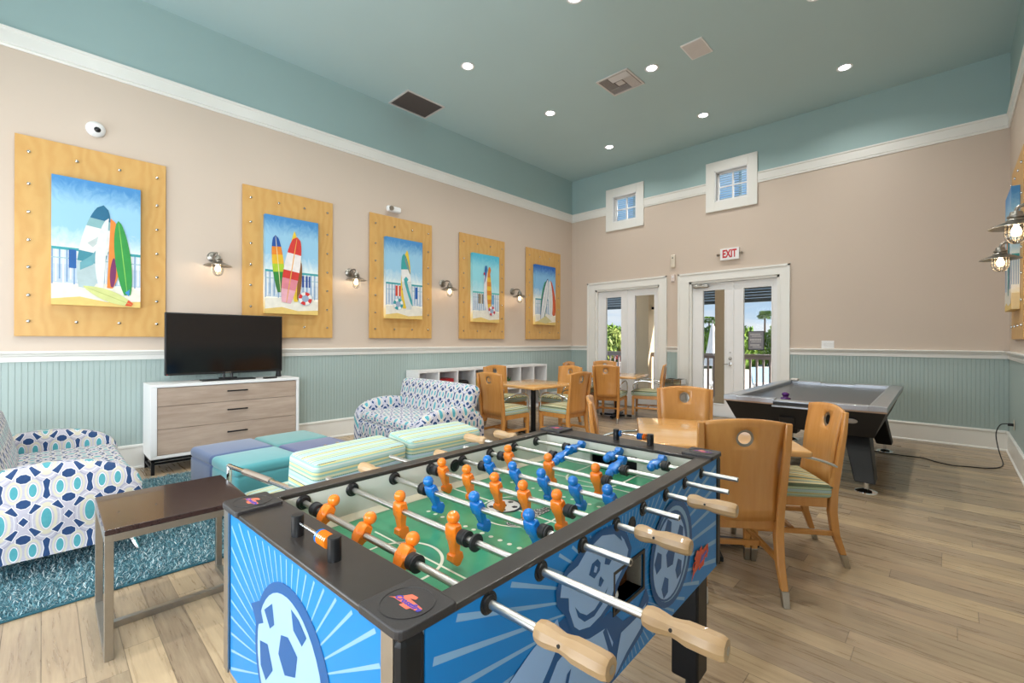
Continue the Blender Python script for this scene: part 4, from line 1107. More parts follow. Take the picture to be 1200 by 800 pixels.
    # field
    b = MB(); zf = .80; b.box(-iw, iw, -il, il, zf-.012, zf, 0)
    def q(u0, u1, v0, v1, m, z=.0006): b.add([(u0, v0, zf+z), (u1, v0, zf+z), (u1, v1, zf+z), (u0, v1, zf+z)], [(0, 1, 2, 3)], m)
    q(-iw, -iw+.03, -il, il, 1); q(iw-.03, iw, -il, il, 1); q(-iw+.03, iw-.03, -.004, .004, 2); 
    def arc(c, r_, a0, a1, wd=.004, m=2, z=.0008, n=40):
        for i in range(n):
            t0, t1 = a0+(a1-a0)*i/n, a0+(a1-a0)*(i+1)/n
            b.add([(c[0]+(r_-wd)*math.cos(t0), c[1]+(r_-wd)*math.sin(t0), zf+z), (c[0]+(r_+wd)*math.cos(t0), c[1]+(r_+wd)*math.sin(t0), zf+z), (c[0]+(r_+wd)*math.cos(t1), c[1]+(r_+wd)*math.sin(t1), zf+z), (c[0]+(r_-wd)*math.cos(t1), c[1]+(r_-wd)*math.sin(t1), zf+z)], [(0, 1, 2, 3)], m)
    for sy in (-1, 1):
        arc((0, sy*.46), .11, PI if sy > 0 else 0, 2*PI if sy > 0 else PI); q(-.114, -.106, min(sy*.46, sy*il), max(sy*.46, sy*il), 2); q(.106, .114, min(sy*.46, sy*il), max(sy*.46, sy*il), 2)
        q(-.2, .2, sy*.40-.003, sy*.40+.003, 2)
        for k in range(-6, 7):
            cu_ = k*.035; b.add([(cu_+.007*math.cos(t), sy*.201+.007*math.sin(t), zf+.0008) for t in [2*PI*i/12 for i in range(12)]], [tuple(range(12))], 2)
    arc((0, 0), .13, 0, 2*PI, .003)
    # ball emblem
    bc = (-.062, .0)
    def disc(c, r_, m, z, n=28, k=1): b.add([(c[0]+r_*math.cos(t), c[1]+r_*k*math.sin(t), zf+z) for t in [2*PI*i/n for i in range(n)]], [tuple(range(n))], m)
    disc(bc, .062, 3, .0010); disc((bc[0]-.004, bc[1]-.003), .055, 4, .0013)
    for k in range(5):
        a_ = 2*PI*k/5+.4; disc((bc[0]-.004+.040*math.cos(a_), bc[1]-.003+.040*math.sin(a_)), .011, 3, .0016, 5)
    disc((bc[0]-.004, bc[1]-.003), .014, 3, .0016, 5)
    b.build('playfield', [FG, EDGE, FL, BK, INN], g, smooth=0)
    text_mesh('Crossfire', .050, BK, g, (.058, -.005, zf+.0014), (0, 0, R(90)), .0, .0002, .0042)
    text_mesh('Crossfire', .050, INN, g, (.058, -.005, zf+.0022), (0, 0, R(90)), .0, .0002, .0028)
    text_mesh('Crossfire', .050, BK, g, (.058, -.005, zf+.0030), (0, 0, R(90)), .0, .0002, .0)
    for sx in (-1, 1): # angled border strips at the field edges
        MB().prism([(sx*iw, zf), (sx*(iw-.022), zf), (sx*iw, zf+.012)] if sx > 0 else [(sx*iw, zf), (sx*iw, zf+.012), (sx*(iw-.022), zf)], 'y', -il, il).build('field_edge', EDGE, g, smooth=0)
    # player mesh
    def player_mb():
        b = MB()
        b.sphere((0, .001, .0385), .0158, 16, 12)
        b.hexa([(-.007,-.006,.018), (.007,-.006,.018), (.007,.006,.018), (-.007,.006,.018)], [(-.006,-.006,.028), (.006,-.006,.028), (.006,.006,.028), (-.006,.006,.028)])
        def ring(z, wx, wy, c=.35, oy=0):
            k = c; return [(-wx, oy-wy*k, z), (-wx*k, oy-wy, z), (wx*k, oy-wy, z), (wx, oy-wy*k, z), (wx, oy+wy*k, z), (wx*k, oy+wy, z), (-wx*k, oy+wy, z), (-wx, oy+wy*k, z)]
        L = [ring(.0255, .0115, .008, .7), ring(.021, .0178, .0115, .75), ring(.010, .0182, .0145, .75), ring(-.010, .0172, .0145, .75), ring(-.017, .0145, .012, .75), ring(-.030, .0118, .0105, .75), ring(-.046, .0108, .0090, .75),
             ring(-.049, .0128, .0155, .85), ring(-.062, .0138, .0165, .9), ring(-.076, .0128, .0050, .85)]
        vs = [p for r_ in L for p in r_]; fs = []
        for i in range(len(L)-1):
            for k in range(8): k2 = (k+1) % 8; fs.append((i*8+k2, i*8+k, (i+1)*8+k, (i+1)*8+k2))
        fs.append(tuple(range(8))); fs.append(tuple(range(len(fs)*0+(len(L)-1)*8+7, (len(L)-1)*8-1, -1)))
        b.add(vs, fs); b.cyl((-.019, 0, 0), (.019, 0, 0), .0115, n=16); b.cyl((.004, -.0135, .003), (.004, -.0155, .003), .0028, n=8)
        return b
    tmp = {}
    def inst(key, make, name, mat, parent, loc, rot=(0,0,0), smooth=40):
        if key not in tmp:
            o = make().build(name, mat, parent, smooth=smooth); tmp[key] = o.data
            m_ = None
        else:
            o = bpy.data.objects.new(name, tmp[key]); col.objects.link(o); o.parent = parent
        o.location = loc; o.rotation_euler = rot; return o
    def bumper_mb(): return MB().lathe([(.008, -.012), (.0165, -.012), (.018, -.010), (.018, .005), (.016, .0065), (.016, .008), (.0185, .009), (.0185, .013), (.008, .013)], (0, 0, 0), (1, 0, 0), 24)
    def flange_mb():
        b = MB().lathe([(.0085, -.003), (.0205, -.003), (.0205, .0012), (.0155, .002), (.0145, .006), (.0085, .008)], (0, 0, 0), (1, 0, 0), 24)
        for k in range(8): a_ = 2*PI*k/8; b.sphere((.0012, .0180*math.cos(a_), .0180*math.sin(a_)), .0015, 8, 6)
        return b
    def handle_mb():
        pr = [(.011, 0), (.0165, .004), (.0195, .014), (.0195, .026), (.0165, .042), (.0150, .05), (.0165, .062), (.0195, .075), (.0200, .105), (.0195, .126), (.0165, .133), (.010, .134)]
        b = MB().lathe(pr, (0, 0, 0), (1, 0, 0), 10); b.cyl((.052, -.0135, .003), (.052, -.0156, .003), .003, n=10, m=1)
        b.cyl((.133, 0, 0), (.1345, 0, 0), .0065, n=14, m=2); return b
    # rods: v, team, men u, bumpers, tilt, right handle start (or None), right end, left handle tip / left end
    RZ = .887; RODM = plain('satin_rod', '#cfccc6', .33, 1, var=.05)
    rods = [(-.540, 'O', [-.212, -.031, .141], [(-.252, 0), (.170, 1)], -35, .505, None, -.44),
            (-.390, 'O', [-.090, .130], [(.160, 1), (.207, 2)], 4, .615, None, -.505),
            (-.238, 'B', [-.145, .056, .250], [(-.175, 0), (.280, 1)], 24, None, .514, -.45),
            (-.085, 'O', [-.275, -.148, -.020, .095, .218], [(-.306, 0), (.248, 1)], 14, .449, None, -.60),
            (.066, 'B', [-.193, -.072, .052, .175, .294], [(-.222, 0)], 28, None, .497, -.40),
            (.218, 'O', [-.239, -.042, .157], [(-.270, 0), (.186, 1)], 14, .462, None, -.50),
            (.368, 'B', [-.096, .141], [(-.128, 0), (.172, 1)], 108, None, .53, -.55),
            (.520, 'B', [-.138, .044, .228], [(-.168, 0), (.258, 1)], 97, None, .515, -.50)]
    for v, team, men, bum, tilt, hs, re, le in rods:
        x1 = (hs+.03) if hs is not None else re; x0 = le
        b = MB().cyl((x0, 0, 0), (x1, 0, 0), .0079, n=18)
        if re is not None: b.cyl((re-.0005, 0, 0), (re+.0006, 0, 0), .0045, n=12, m=1)
        rod = b.build('player_rod', [RODM, BLACK], g, loc=(0, v, RZ), label='chrome rod of the %s team' % ('orange' if team == 'O' else 'blue'))
        for u in men: inst('m'+team, player_mb, 'player_figure', ORANGE if team == 'O' else BLUEP, rod, (u, 0, 0), (R(tilt), 0, 0))
        for u, k in bum:
            if k == 2: inst('disc', lambda: MB().lathe([(.008, -.003), (.02, -.003), (.0205, 0), (.02, .003), (.008, .006)], (0, 0, 0), (1, 0, 0), 24), 'bumper', RUBBER, rod, (u, 0, 0))
            else: inst('bump', bumper_mb, 'bumper', RUBBER, rod, (u+.008*(1 if k else -1), 0, 0), (0, 0, 0 if k else PI))
        if hs is not None: inst('hand', handle_mb, 'handle', [HANDW, BLACK, STEEL], rod, (hs, 0, 0), (0, 0, 0), 25)
        else: inst('hand', handle_mb, 'handle', [HANDW, BLACK, STEEL], rod, (le+.03, 0, 0), (0, 0, PI), 25)
        for sx in (-1, 1):
            inst('fl', flange_mb, 'rod_bearing', BLACK, g, (sx*w, v, RZ), (0, 0, 0 if sx > 0 else PI)); inst('fl2', lambda: MB().lathe([(.0085, -.004), (.0205, -.004), (.021, -.001), (.0165, .002), (.0155, .009), (.0085, .010)], (0, 0, 0), (1, 0, 0), 24), 'rod_bearing', BLACK, g, (sx*(iw-.004*1), v, RZ), (0, 0, PI if sx > 0 else 0))
    # ball inlet cups
    for sx in (-1, 1):
        o = MB().lathe([(.020, -.003), (.022, .0), (.016, .003), (.014, .001)], (0, 0, 0), (1, 0, 0), 24).build('ball_inlet', BLACK, g, loc=(sx*(w+.001), .0, .862 if sx > 0 else .862), rot=(0, 0, 0 if sx > 0 else PI))
        o = MB().lathe([(.022, -.003), (.0235, .0), (.016, .003), (.014, .001)], (0, 0, 0), (1, 0, 0), 24).build('ball_inlet', BLACK, g, loc=(sx*(iw-.001), .03, .875), rot=(0, 0, PI if sx > 0 else 0))
    # score counters
    for sy, main, ex in ((-1, ORANGE, BLUEP), (1, BLUEP, ORANGE)):
        xa, xb = (-.064, .104) if sy < 0 else (-.022, .135)
        for xx in (xa, xb): MB().lathe([(.0135, 0), (.0135, .044), (.012, .046), (.001, .0465)], (xx, sy*.676, .9175), n=20).build('score_post', BLACK, g)
        s_ = MB().cyl((xa, sy*.676, .947), (xb, sy*.676, .947), .0032, n=10).build('score_wire', CHROME, g)
        for k in range(6):
            m_ = main
            if sy < 0: xx = xb-.022-k*.0075; m_ = ORANGE if k < 5 else BLUEP
            else: xx = xb-.020-k*.0085; m_ = ORANGE if k < 2 else BLUEP
            if k == 5 and sy > 0: xx = xa+.02
            MB().lathe([(.004, -.0024), (.0125, -.002), (.0145, 0), (.0125, .002), (.004, .0024)], (0, 0, 0), (1, 0, 0), 20).build('score_bead', m_, s_, loc=(xx, sy*.676, .947))
    return g
foosball()
o = tag(MB().sphere((0, 0, 0), .0165, 18, 12).build('foosball', WHITE, loc=(5.139+.365*math.cos(R(2.3))-(-.05)*math.sin(R(2.3)), 1.072+.365*math.sin(R(2.3))-.05*math.cos(R(2.3)), .672+.0165), smooth=60), 'small white ball in the ball return opening of the blue table', 'ball')

# ------------------------------------------------------------------ dining chairs (local: faces +y)
def chair_proto(loc, rz, label, group='beech dining armchairs'):
    g = thing('dining_chair', label, 'chair', loc, rz, group)
    # curved back panel with a round hole
    Wb = .200; zb0, zb1 = .415, .93; hc, hr, sq = .838, .043, .062
    def mp(u, z):      # u in [-1,1]
        t = (z-zb0)/(zb1-zb0); wd = Wb*(.90+.13*t)
        y = -.235-.055*t-.03*(1-u*u)+.02*math.sin(PI*t)
        zz = z+(.022*(1-u*u) if t > .5 else 0)*max(0, (t-.5)*2)
        return (u*wd, y, zz)
    us = [-1, -.8, -.62, -.46, -.33, -.165, 0, .165, .33, .46, .62, .8, 1]
    cz = [hc-sq+2*sq*i/4 for i in range(5)]; zs = [zb0+(hc-sq-zb0)*i/6 for i in range(6)]+cz+[zb1-.02, zb1]
    b = MB(); idx = {}
    def V(u, z):
        k = (round(u, 4), round(z, 4))
        if k not in idx: idx[k] = len(b.v); b.v.append(mp(u, z))
        return idx[k]
    for i in range(len(us)-1):
        for k in range(len(zs)-1):
            if us[i] >= -.331 and us[i+1] <= .331 and zs[k] >= hc-sq-1e-6 and zs[k+1] <= hc+sq+1e-6: continue
            b.f.append((V(us[i], zs[k]), V(us[i+1], zs[k]), V(us[i+1], zs[k+1]), V(us[i], zs[k+1]))); b.m.append(0)
    uq = [-.33, -.165, 0, .165, .33]; sqp = [(u, cz[0]) for u in uq]+[(.33, z) for z in cz[1:]]+[(u, cz[4]) for u in reversed(uq[:-1])]+[(-.33, z) for z in reversed(cz[1:-1])]
    inner = []
    for (u, z) in sqp:
        a_ = math.atan2(z-hc, u*Wb); inner.append((hr*math.cos(a_)/Wb, hc+hr*math.sin(a_)))
    for i in range(16):
        j = (i+1) % 16; b.f.append((V(*sqp[i]), V(*sqp[j]), V(*inner[j]), V(*inner[i]))); b.m.append(0)
    b.build('backrest', CHAIRW, g, solid=.018, smooth=60)
    c = mp(0, hc); MB().tube([(hr*math.cos(t), 0, hr*math.sin(t)) for t in [2*PI*i/28 for i in range(28)]], .0045, 8, closed=True, sq=2.6).build('grommet', NICKEL, g, loc=(0, c[1]+.0, hc+.013), rot=(R(8), 0, 0))
    # posts / rear legs, front legs with metal caps
    for sx in (-1, 1):
        prof = [(.93, -.295, .215, .034, .024), (.80, -.285, .212, .036, .028), (.62, -.262, .204, .038, .034), (.45, -.238, .196, .040, .044), (.33, -.232, .194, .042, .048), (.2, -.248, .195, .040, .042), (.075, -.29, .197, .034, .034), ]
        b = MB(); rings = []
        for z, y, x, wx, wy in prof: rings.append([(sx*x-wx/2, y-wy/2, z), (sx*x+wx/2, y-wy/2, z), (sx*x+wx/2, y+wy/2, z), (sx*x-wx/2, y+wy/2, z)])
        vs = [p for r_ in rings for p in r_]; fs = [(0, 1, 2, 3), tuple((len(rings)-1)*4+k for k in (3, 2, 1, 0))]
        for i in range(len(rings)-1):
            for k in range(4): k2 = (k+1) % 4; fs.append((i*4+k, (i+1)*4+k, (i+1)*4+k2, i*4+k2)[::-1][::-1])
        b.add(vs, fs); lg = b.build('leg', CHAIRW, g, smooth=30, bevel=.006, label='rear leg running up into the back post')
        cp = lambda x, y, z0, z1, w0, w1, dy: MB().hexa([(x-w0/2, y+dy-w0/2, z0), (x+w0/2, y+dy-w0/2, z0), (x+w0/2, y+dy+w0/2, z0), (x-w0/2, y+dy+w0/2, z0)], [(x-w1/2, y-w1/2, z1), (x+w1/2, y-w1/2, z1), (x+w1/2, y+w1/2, z1), (x-w1/2, y+w1/2, z1)])
        cp(sx*.197, -.29, 0, .078, .030, .037, -.022).build('foot_cap', STEEL, lg, smooth=0, bevel=.003)
        lg = MB().hexa([(sx*.2-.017, .205-.017, .075), (sx*.2+.017, .205-.017, .075), (sx*.2+.017, .205+.017, .075), (sx*.2-.017, .205+.017, .075)], [(sx*.2-.023, .2-.023, .40), (sx*.2+.023, .2-.023, .40), (sx*.2+.023, .2+.023, .40), (sx*.2-.023, .2+.023, .40)]).build('leg', CHAIRW, g, smooth=0, bevel=.006)
        cp(sx*.2, .205, 0, .078, .028, .036, .004).build('foot_cap', STEEL, lg, smooth=0, bevel=.003)
        # chrome arm loop
        x = sx*.228
        p = [(sx*.212, -.255, .60), (x, -.16, .638), (x, -.03, .665), (x, .09, .665), (x, .165, .64), (x, .195, .59), (x, .195, .52), (x, .19, .455)]
        MB().tube(smoothpts(p, 5), .0095, 10).build('armrest', CHROME, g)
        MB().obox((sx*.198, -.02, .20), (.022, .43, .03)).build('stretcher', CHAIRW, g, smooth=0, bevel=.004)
    MB().obox((0, -.02, .20), (.37, .022, .03)).build('stretcher', CHAIRW, g, smooth=0, bevel=.004)
    f = MB(); f.obox((0, .2, .385), (.38, .024, .06)); f.obox((0, -.21, .385), (.36, .024, .06)); f.obox((.198, 0, .385), (.024, .40, .06)); f.obox((-.198, 0, .385), (.024, .40, .06)); f.build('seat_frame', CHAIRW, g, smooth=0, bevel=.004)
    st = MB().rbox((0, 0.005, .452), (.45, .46, .082), .025, 4, bulge=(0, 0, .026), sub=8).build('seat', [SEATF, SEATSIDE], g, uv=lambda x, y, z, n: (x, y) if n.z > .5 else (x if abs(n.y) > abs(n.x) else y, z))
    for p in st.data.polygons:
        if p.normal.z < .5: p.material_index = 1
    MB().tube([(.222*(1 if a_ in (0, 1) else -1)*(1), .005+.227*(1 if a_ in (1, 2) else -1), .478) for a_ in range(4)], .004, 6, closed=True).build('piping', plain('piping_green', '#5a6a55', .8), g)
    return g
def back_to(center, dirdeg): return None
A = (4.98, 3.10); B = (1.88, 4.85); C = (1.86, 7.13)
# (x, y, facing angle deg, label)
fr = [(5.20, 2.75, 127, 'beech armchair nearest the foosball table, its back towards the camera'),
      (5.33, 3.33, 214, 'beech armchair with striped seat showing, in front of the air hockey table'),
      (4.60, 3.66, -62, 'beech armchair across the nearest dining table, only its back showing'),
      (4.53, 2.90, 33, 'beech armchair seen edge on to the left of the nearest dining table'),
      (1.97, 4.20, 90, 'beech armchair right behind the patterned loveseat'),
      (2.43, 4.82, 180, 'beech armchair on the right of the middle table with its outer back and arm showing'),
      (1.17, 5.03, -5, 'beech armchair between the middle table and the cube shelf'),
      (1.78, 5.56, -90, 'beech armchair on the far right side of the middle table'),
      (1.98, 6.74, 105, 'beech armchair at the far table with its back squarely towards the camera'),
      (2.34, 7.32, 200, 'beech armchair at the far table seen from the side by the french doors'),
      (1.32, 7.58, -58, 'beech armchair at the far table half hidden behind another chair back'),
      (1.22, 7.0, 10, 'beech armchair at the far table seen edge on by the left wall')]
proto = None
for x, y, fa, lab in fr:
    rz = R(fa-90)
    if proto is None: proto = chair_proto((x, y, 0), rz, lab)
    else: dup(proto, (x, y, 0), rz, lab)
def dtable(c, rz, label, h=.745, half=.455):
    g = thing('dining_table', label, 'table', (c[0], c[1], 0), rz, 'square dining tables')
    MB().rbox((0, 0, h-.018), (2*half, 2*half, .036), .012, 3, sub=2).build('tabletop', TABLEW, g)
    MB().cyl((0, 0, .03), (0, 0, h-.05), .036, n=28).lathe([(.036, 0), (.055, .0), (.055, .012), (.036, .02)], (0, 0, .05)).build('column', BLKMET, g)
    b = MB(); b.obox((0, 0, .03), (.60, .07, .03), (0, 0, R(0))); b.obox((0, 0, .031), (.07, .60, .03)); 
    for dx, dy in ((.28, 0), (-.28, 0), (0, .28), (0, -.28)): b.cyl((dx, dy, 0), (dx, dy, .02), .018, n=12)
    b.obox((0, 0, h-.043), (.4, .05, .02)); b.obox((0, 0, h-.0425), (.05, .4, .02)); b.build('cross_base', BLKMET, g, smooth=0, bevel=.004)
    return g
dtable(A, R(30), 'square honey wood dining table nearest the foosball table')
dtable(B, R(-3), 'square wood dining table on a black post near the cube shelf')
dtable(C, R(15), 'square wood dining table in front of the left french doors')

# ------------------------------------------------------------------ air hockey table
def air():
    x0, x1, y0, y1, z = 4.43, 5.74, 4.92, 7.42, .80
    cx_, cy_ = (x0+x1)/2, (y0+y1)/2
    g = thing('air_hockey_table', 'black air hockey table with silver rails at the back right', 'game table', (cx_, cy_, 0), R(1))
    hx, hy = (x1-x0)/2, (y1-y0)/2
    ALU = plain('aluminium_rail', '#b9bcc2', .28, .85, var=.05); SURF = plain('grey_play_surface', '#3f4046', .3, var=.05); BL = plain('black_lacquer', '#0a0b0e', .55, var=.2); TRM = plain('copper_strip', '#a98f7a', .3, .7)
    r = .13; rz = .09
    MB().box(-hx+r, hx-r, -hy+rz, hy-rz, z-.075, z-.045).build('play_surface', SURF, g, smooth=0)
    b = MB()
    for sx in (-1, 1):
        x_o, x_i = sx*hx, sx*(hx-r); P = [(x_o, z-.035), (x_o, z-.006), (x_i+sx*.02, z), (x_i, z-.008), (x_i, z-.05), (x_o, z-.05)]
        MB().prism(P if sx < 0 else P[::-1], 'y', -hy, hy).build('side_rail', ALU, g, smooth=0, bevel=.003)
    for sy in (-1, 1):
        P = [(sy*hy, z-.035), (sy*hy, z-.008), (sy*(hy-rz+.02), z-.002), (sy*(hy-rz), z-.008), (sy*(hy-rz), z-.05), (sy*hy, z-.05)]
        P2 = [(a_, q-.012) for a_, q in P]
        MB().prism(P, 'x', -hx+.13, -.19).prism(P2, 'x', -.19, .19).prism(P, 'x', .19, hx-.13).build('end_rail', ALU, g, smooth=0, bevel=.002)
    for sy in (-1, 1):
        MB().obox((0, sy*(hy-.005), z-.045), (.40, .035, .028)).build('goal_slot', BLACK, g, smooth=0, bevel=.003)
        MB().obox((0, sy*(hy+.004), z-.075), (.42, .02, .016)).build('goal_trim', ALU, g, smooth=0, bevel=.003)
    b = MB()
    b.box(-hx+.002, hx-.002, -hy+.002, hy-.002, z-.063, z-.049); b.build('rail_strip', TRM, g, smooth=0)
    lo = [(-hx+.10, -hy+.14, .50), (hx-.10, -hy+.14, .50), (hx-.10, hy-.14, .50), (-hx+.10, hy-.14, .50)]; hi = [(-hx+.012, -hy+.012, z-.063), (hx-.012, -hy+.012, z-.063), (hx-.012, hy-.012, z-.063), (-hx+.012, hy-.012, z-.063)]
    MB().hexa(lo, hi).build('cabinet', BL, g, smooth=0, bevel=.004)
    # side emblem
    ov = MB().lathe([(.05, 0), (.05, .004), (.044, .006), (.001, .006)], (.40, -hy+.055, .645), (0, -1, -.5), 28, sx=1.0, sy=.5).build('side_badge', ALU, g)
    MB().obox((-.10, -hy+.09, .58), (.13, .02, .09), (R(26), 0, 0)).build('puck_return', BLACK, g, smooth=0, bevel=.006)
    for sx in (-1, 1):
        for sy in (-1, 1):
            X, Y = sx*(hx-.25), sy*(hy-.46)
            lo = [(X+sx*.09-.075, Y+sy*.24-.11, .10), (X+sx*.09+.075, Y+sy*.24-.11, .10), (X+sx*.09+.075, Y+sy*.24+.11, .10), (X+sx*.09-.075, Y+sy*.24+.11, .10)]
            hi = [(X-.10, Y-.15, .52), (X+.10, Y-.15, .52), (X+.10, Y+.15, .52), (X-.10, Y+.15, .52)]
            lg = MB().hexa(lo, hi).build('leg', BL, g, smooth=0, bevel=.01)
            MB().lathe([(.085, 0), (.083, .008), (.05, .022), (.018, .03), (.016, .10)], (X+sx*.09, Y+sy*.24, 0), n=28).build('leveller_foot', CHROME, lg)
    MB().rbox((-hx+.16, hy-.06, z+.012), (.09, .10, .03), .01, 3).build('puck_holder', plain('cream_plastic', '#ddd6cc', .4), g)
    return g
air()
def mallet():
    t = thing('air_hockey_mallet', 'small purple mallet standing on the air hockey table', 'mallet', (4.93, 5.28, .757))
    P = plain('purple_plastic', '#55206e', .25, coat=.4)
    MB().lathe([(.045, 0), (.047, .008), (.043, .018), (.026, .022), (.024, .030), (.031, .040), (.034, .052), (.028, .066), (.012, .073), (.001, .074)], n=24).build('striker', P, t)
mallet()

# ------------------------------------------------------------------ recycling bin between doors
g = thing('litter_bin', 'low two part stainless steel bin against the wall between the doors', 'bin', (2.50, 8.10, 0))
MB().box(-.155, .155, -.11, .11, .03, .56).build('body', STEEL, g, smooth=0, bevel=.006)
for a_, b_ in ((-.16, -.004), (.004, .16)):
    f = MB(); f.box(a_, b_, -.115, -.10, .56, .65); f.box(a_, b_, .10, .115, .56, .65); f.box(a_, a_+.014, -.10, .10, .56, .65); f.box(b_-.014, b_, -.10, .10, .56, .65); f.build('rim_frame', CHROME, g, smooth=0, bevel=.002)
MB().box(-.145, .145, -.1, .1, .56, .60).build('liner', BLACK, g, smooth=0); MB().box(-.16, .16, -.115, .115, 0, .03).build('plinth', BLACK, g, smooth=0)

# notice on the door glass
g = thing('door_notice', 'framed grey notice fixed to the glass of the right hand door leaf', 'notice', (3.795, YF+.035, 1.357))
MB().box(-.125, .125, -.008, .004, -.16, .16).build('frame', BLACK, g, smooth=0, bevel=.003)
MB().box(-.112, .112, -.010, -.008, -.147, .147).build('sheet', plain('notice_grey', '#7d7a80', .4), g, smooth=0)
NT = plain('notice_print', '#c8c3c0', .5)
for (u0, u1, v0, v1) in ((-.085, .07, .095, .115), (-.06, .09, .065, .08), (-.09, .085, .0, .03), (-.07, .08, -.03, -.012), (-.085, .06, -.09, -.06), (-.05, .085, -.115, -.10)):
    k = 9; b = MB()
    for i in range(k):
        a_ = u0+(u1-u0)*i/k; b.box(a_, a_+(u1-u0)/k*.62, -.0115, -.010, v0, v1)
    b.build('faded_print', NT, g, smooth=0)

# ------------------------------------------------------------------ outside
struct(MB().box(-9, 12, YF+.17, 10.9, -.12, -.02).build('porch_deck', plain('deck_grey', '#b3aaa0', .7, var=.1, vs=5), smooth=0))
struct(MB().box(-60, 60, 10.9, 90, -.5, -.3).build('ground', plain('pale_paving', '#cfc8bd', .8, var=.12, vs=.6), smooth=0))
STUC = plain('tan_stucco', '#efd7b2', .85, var=.08, vs=50, bump=.3, bs=220)
for i, (a_, b_) in enumerate(((.50, .84), (2.41, 2.76), (6.3, 6.65))):
    g = thing('porch_column', 'tan stucco porch column seen through the %s doors' % ['left', 'right', 'far right, out of sight beyond the'][i], 'column', ((a_+b_)/2, 10.45, -.02), 0, 'porch columns')
    h = (b_-a_)/2; MB().box(-h, h, -.17, .17, 0, 2.9).build('shaft', STUC, g, smooth=0, bevel=.01); MB().box(-h-.02, h+.02, -.19, .19, 0, .14).build('plinth', STUC, g, smooth=0, bevel=.008)
g = thing('porch_lantern', 'dark porch lantern on the column outside the left doors', 'lantern', (.99, 10.45, 2.12))
MB().box(-.14, -.08, -.03, .03, -.0, .06).build('bracket', BLKMET, g, smooth=0); MB().lathe([(.03, .10), (.06, .06), (.075, .0), (.06, -.16), (.02, -.18)], n=8).build('lantern_body', BLKMET, g)
ALR = plain('slate_blue_slat', '#66757e', .5)
g = thing('porch_shutter', 'dark slatted roll shutter under the porch roof', 'shutter', (1.5, 10.70, 2.22))
b = MB(); zz = 0
while zz < .76: b.obox((0, 0, zz+.03), (16, .012, .055), (R(12), 0, 0)); zz += .062
b.build('slat', ALR, g, smooth=0); b = MB()
for k in range(-7, 8): b.box(k*1.1-.02, k*1.1+.02, -.035, -.02, 0, .83)
b.box(-8, 8, -.03, .03, -.03, .0); b.build('guide', ALR, g, smooth=0)
struct(MB().box(-8, 12, YF+.16, 10.9, 3.05, 3.2).build('porch_roof', WHITE, smooth=0))
RAILM = plain('mauve_grey_rail', '#b3a29d', .55)
for k, (a_, b_, lab) in enumerate(((-6.5, .49, 'left of the left column'), (.85, 2.40, 'between the two columns'), (2.77, 6.29, 'right of the right column'))):
    g = thing('porch_railing', 'mauve grey porch railing '+lab, 'railing', (a_, 10.45, 0), 0, 'porch railings'); L = b_-a_
    MB().box(0, L, -.045, .045, 1.035, 1.07).box(0, L, -.02, .02, .96, 1.03).build('handrail', RAILM, g, smooth=0, bevel=.004); MB().box(0, L, -.02, .02, .08, .13).build('bottom_rail', RAILM, g, smooth=0)
    n = int(L/.125); first = None
    for i in range(n):
        xx = (i+.5)*L/n
        if first is None: o = MB().box(-.018, .018, -.018, .018, .13, .96).build('baluster', RAILM, g, smooth=0); first = o.data
        else: o = bpy.data.objects.new('baluster', first); col.objects.link(o); o.parent = g
        o.location = (xx, 0, 0)
# foliage
def leafcloud(n, rx, ry, rz, size, seed, flat=.6):
    rs = random.Random(seed); b = MB()
    for i in range(n):
        th, ph = rs.uniform(0, 2*PI), math.acos(rs.uniform(-.35, 1)); q = rs.uniform(.75, 1.04)+.1*math.sin(th*5+ph*4)
        p = Vector((rx*q*math.sin(ph)*math.cos(th), ry*q*math.sin(ph)*math.sin(th), rz*q*math.cos(ph)))
        d = Vector((rs.gauss(0, 1), rs.gauss(0, 1), rs.gauss(0, .7))).normalized(); e = d.cross(Vector((rs.gauss(0, 1), rs.gauss(0, 1), rs.gauss(0, 1)))).normalized(); s_ = size*rs.uniform(.6, 1.3)
        b.add([p-d*s_, p+e*s_*.45, p+d*s_, p-e*s_*.45], [(0, 1, 2, 3)])
    return b
def leafm(name, a_, b_):
    m = Mat(name); n = m.noise(m.coord('Object'), .9, 4, .6); m.color(m.ramp(n, [(.35, a_), (.65, b_)])); m.set(.6, 0, .3); return m.m
LV = [leafm('leaf_green', '#587a2c', '#94ad48'), leafm('leaf_olive', '#6c7f3c', '#a8ad60'), leafm('leaf_dark', '#44602c', '#718e40')]
cr = [leafcloud(2400, 1.8, 1.6, .95, .17, s) for s in (1, 2, 3)]
crm = []
pos = [(-15, 26, 2.1, 0), (-11.2, 27.2, 2.2, 1), (-7.4, 27.8, 2.25, 2), (-3.5, 29.3, 2.35, 0), (.4, 30.4, 2.4, 1), (4.3, 31, 2.5, 2), (-13, 31.5, 2.5, 0), (-9.2, 32, 2.5, 1), (-5.4, 33.4, 2.6, 2), (-1.5, 34.6, 2.75, 0), (2.5, 35.5, 2.8, 1), (-17, 31, 2.4, 2)]
TR = plain('trunk_brown', '#5b4636', .8)
side = ['far left', 'left', 'left of centre', 'centre', 'centre right', 'right', 'far right', 'rightmost', 'back left', 'back centre', 'back right', 'back far left']
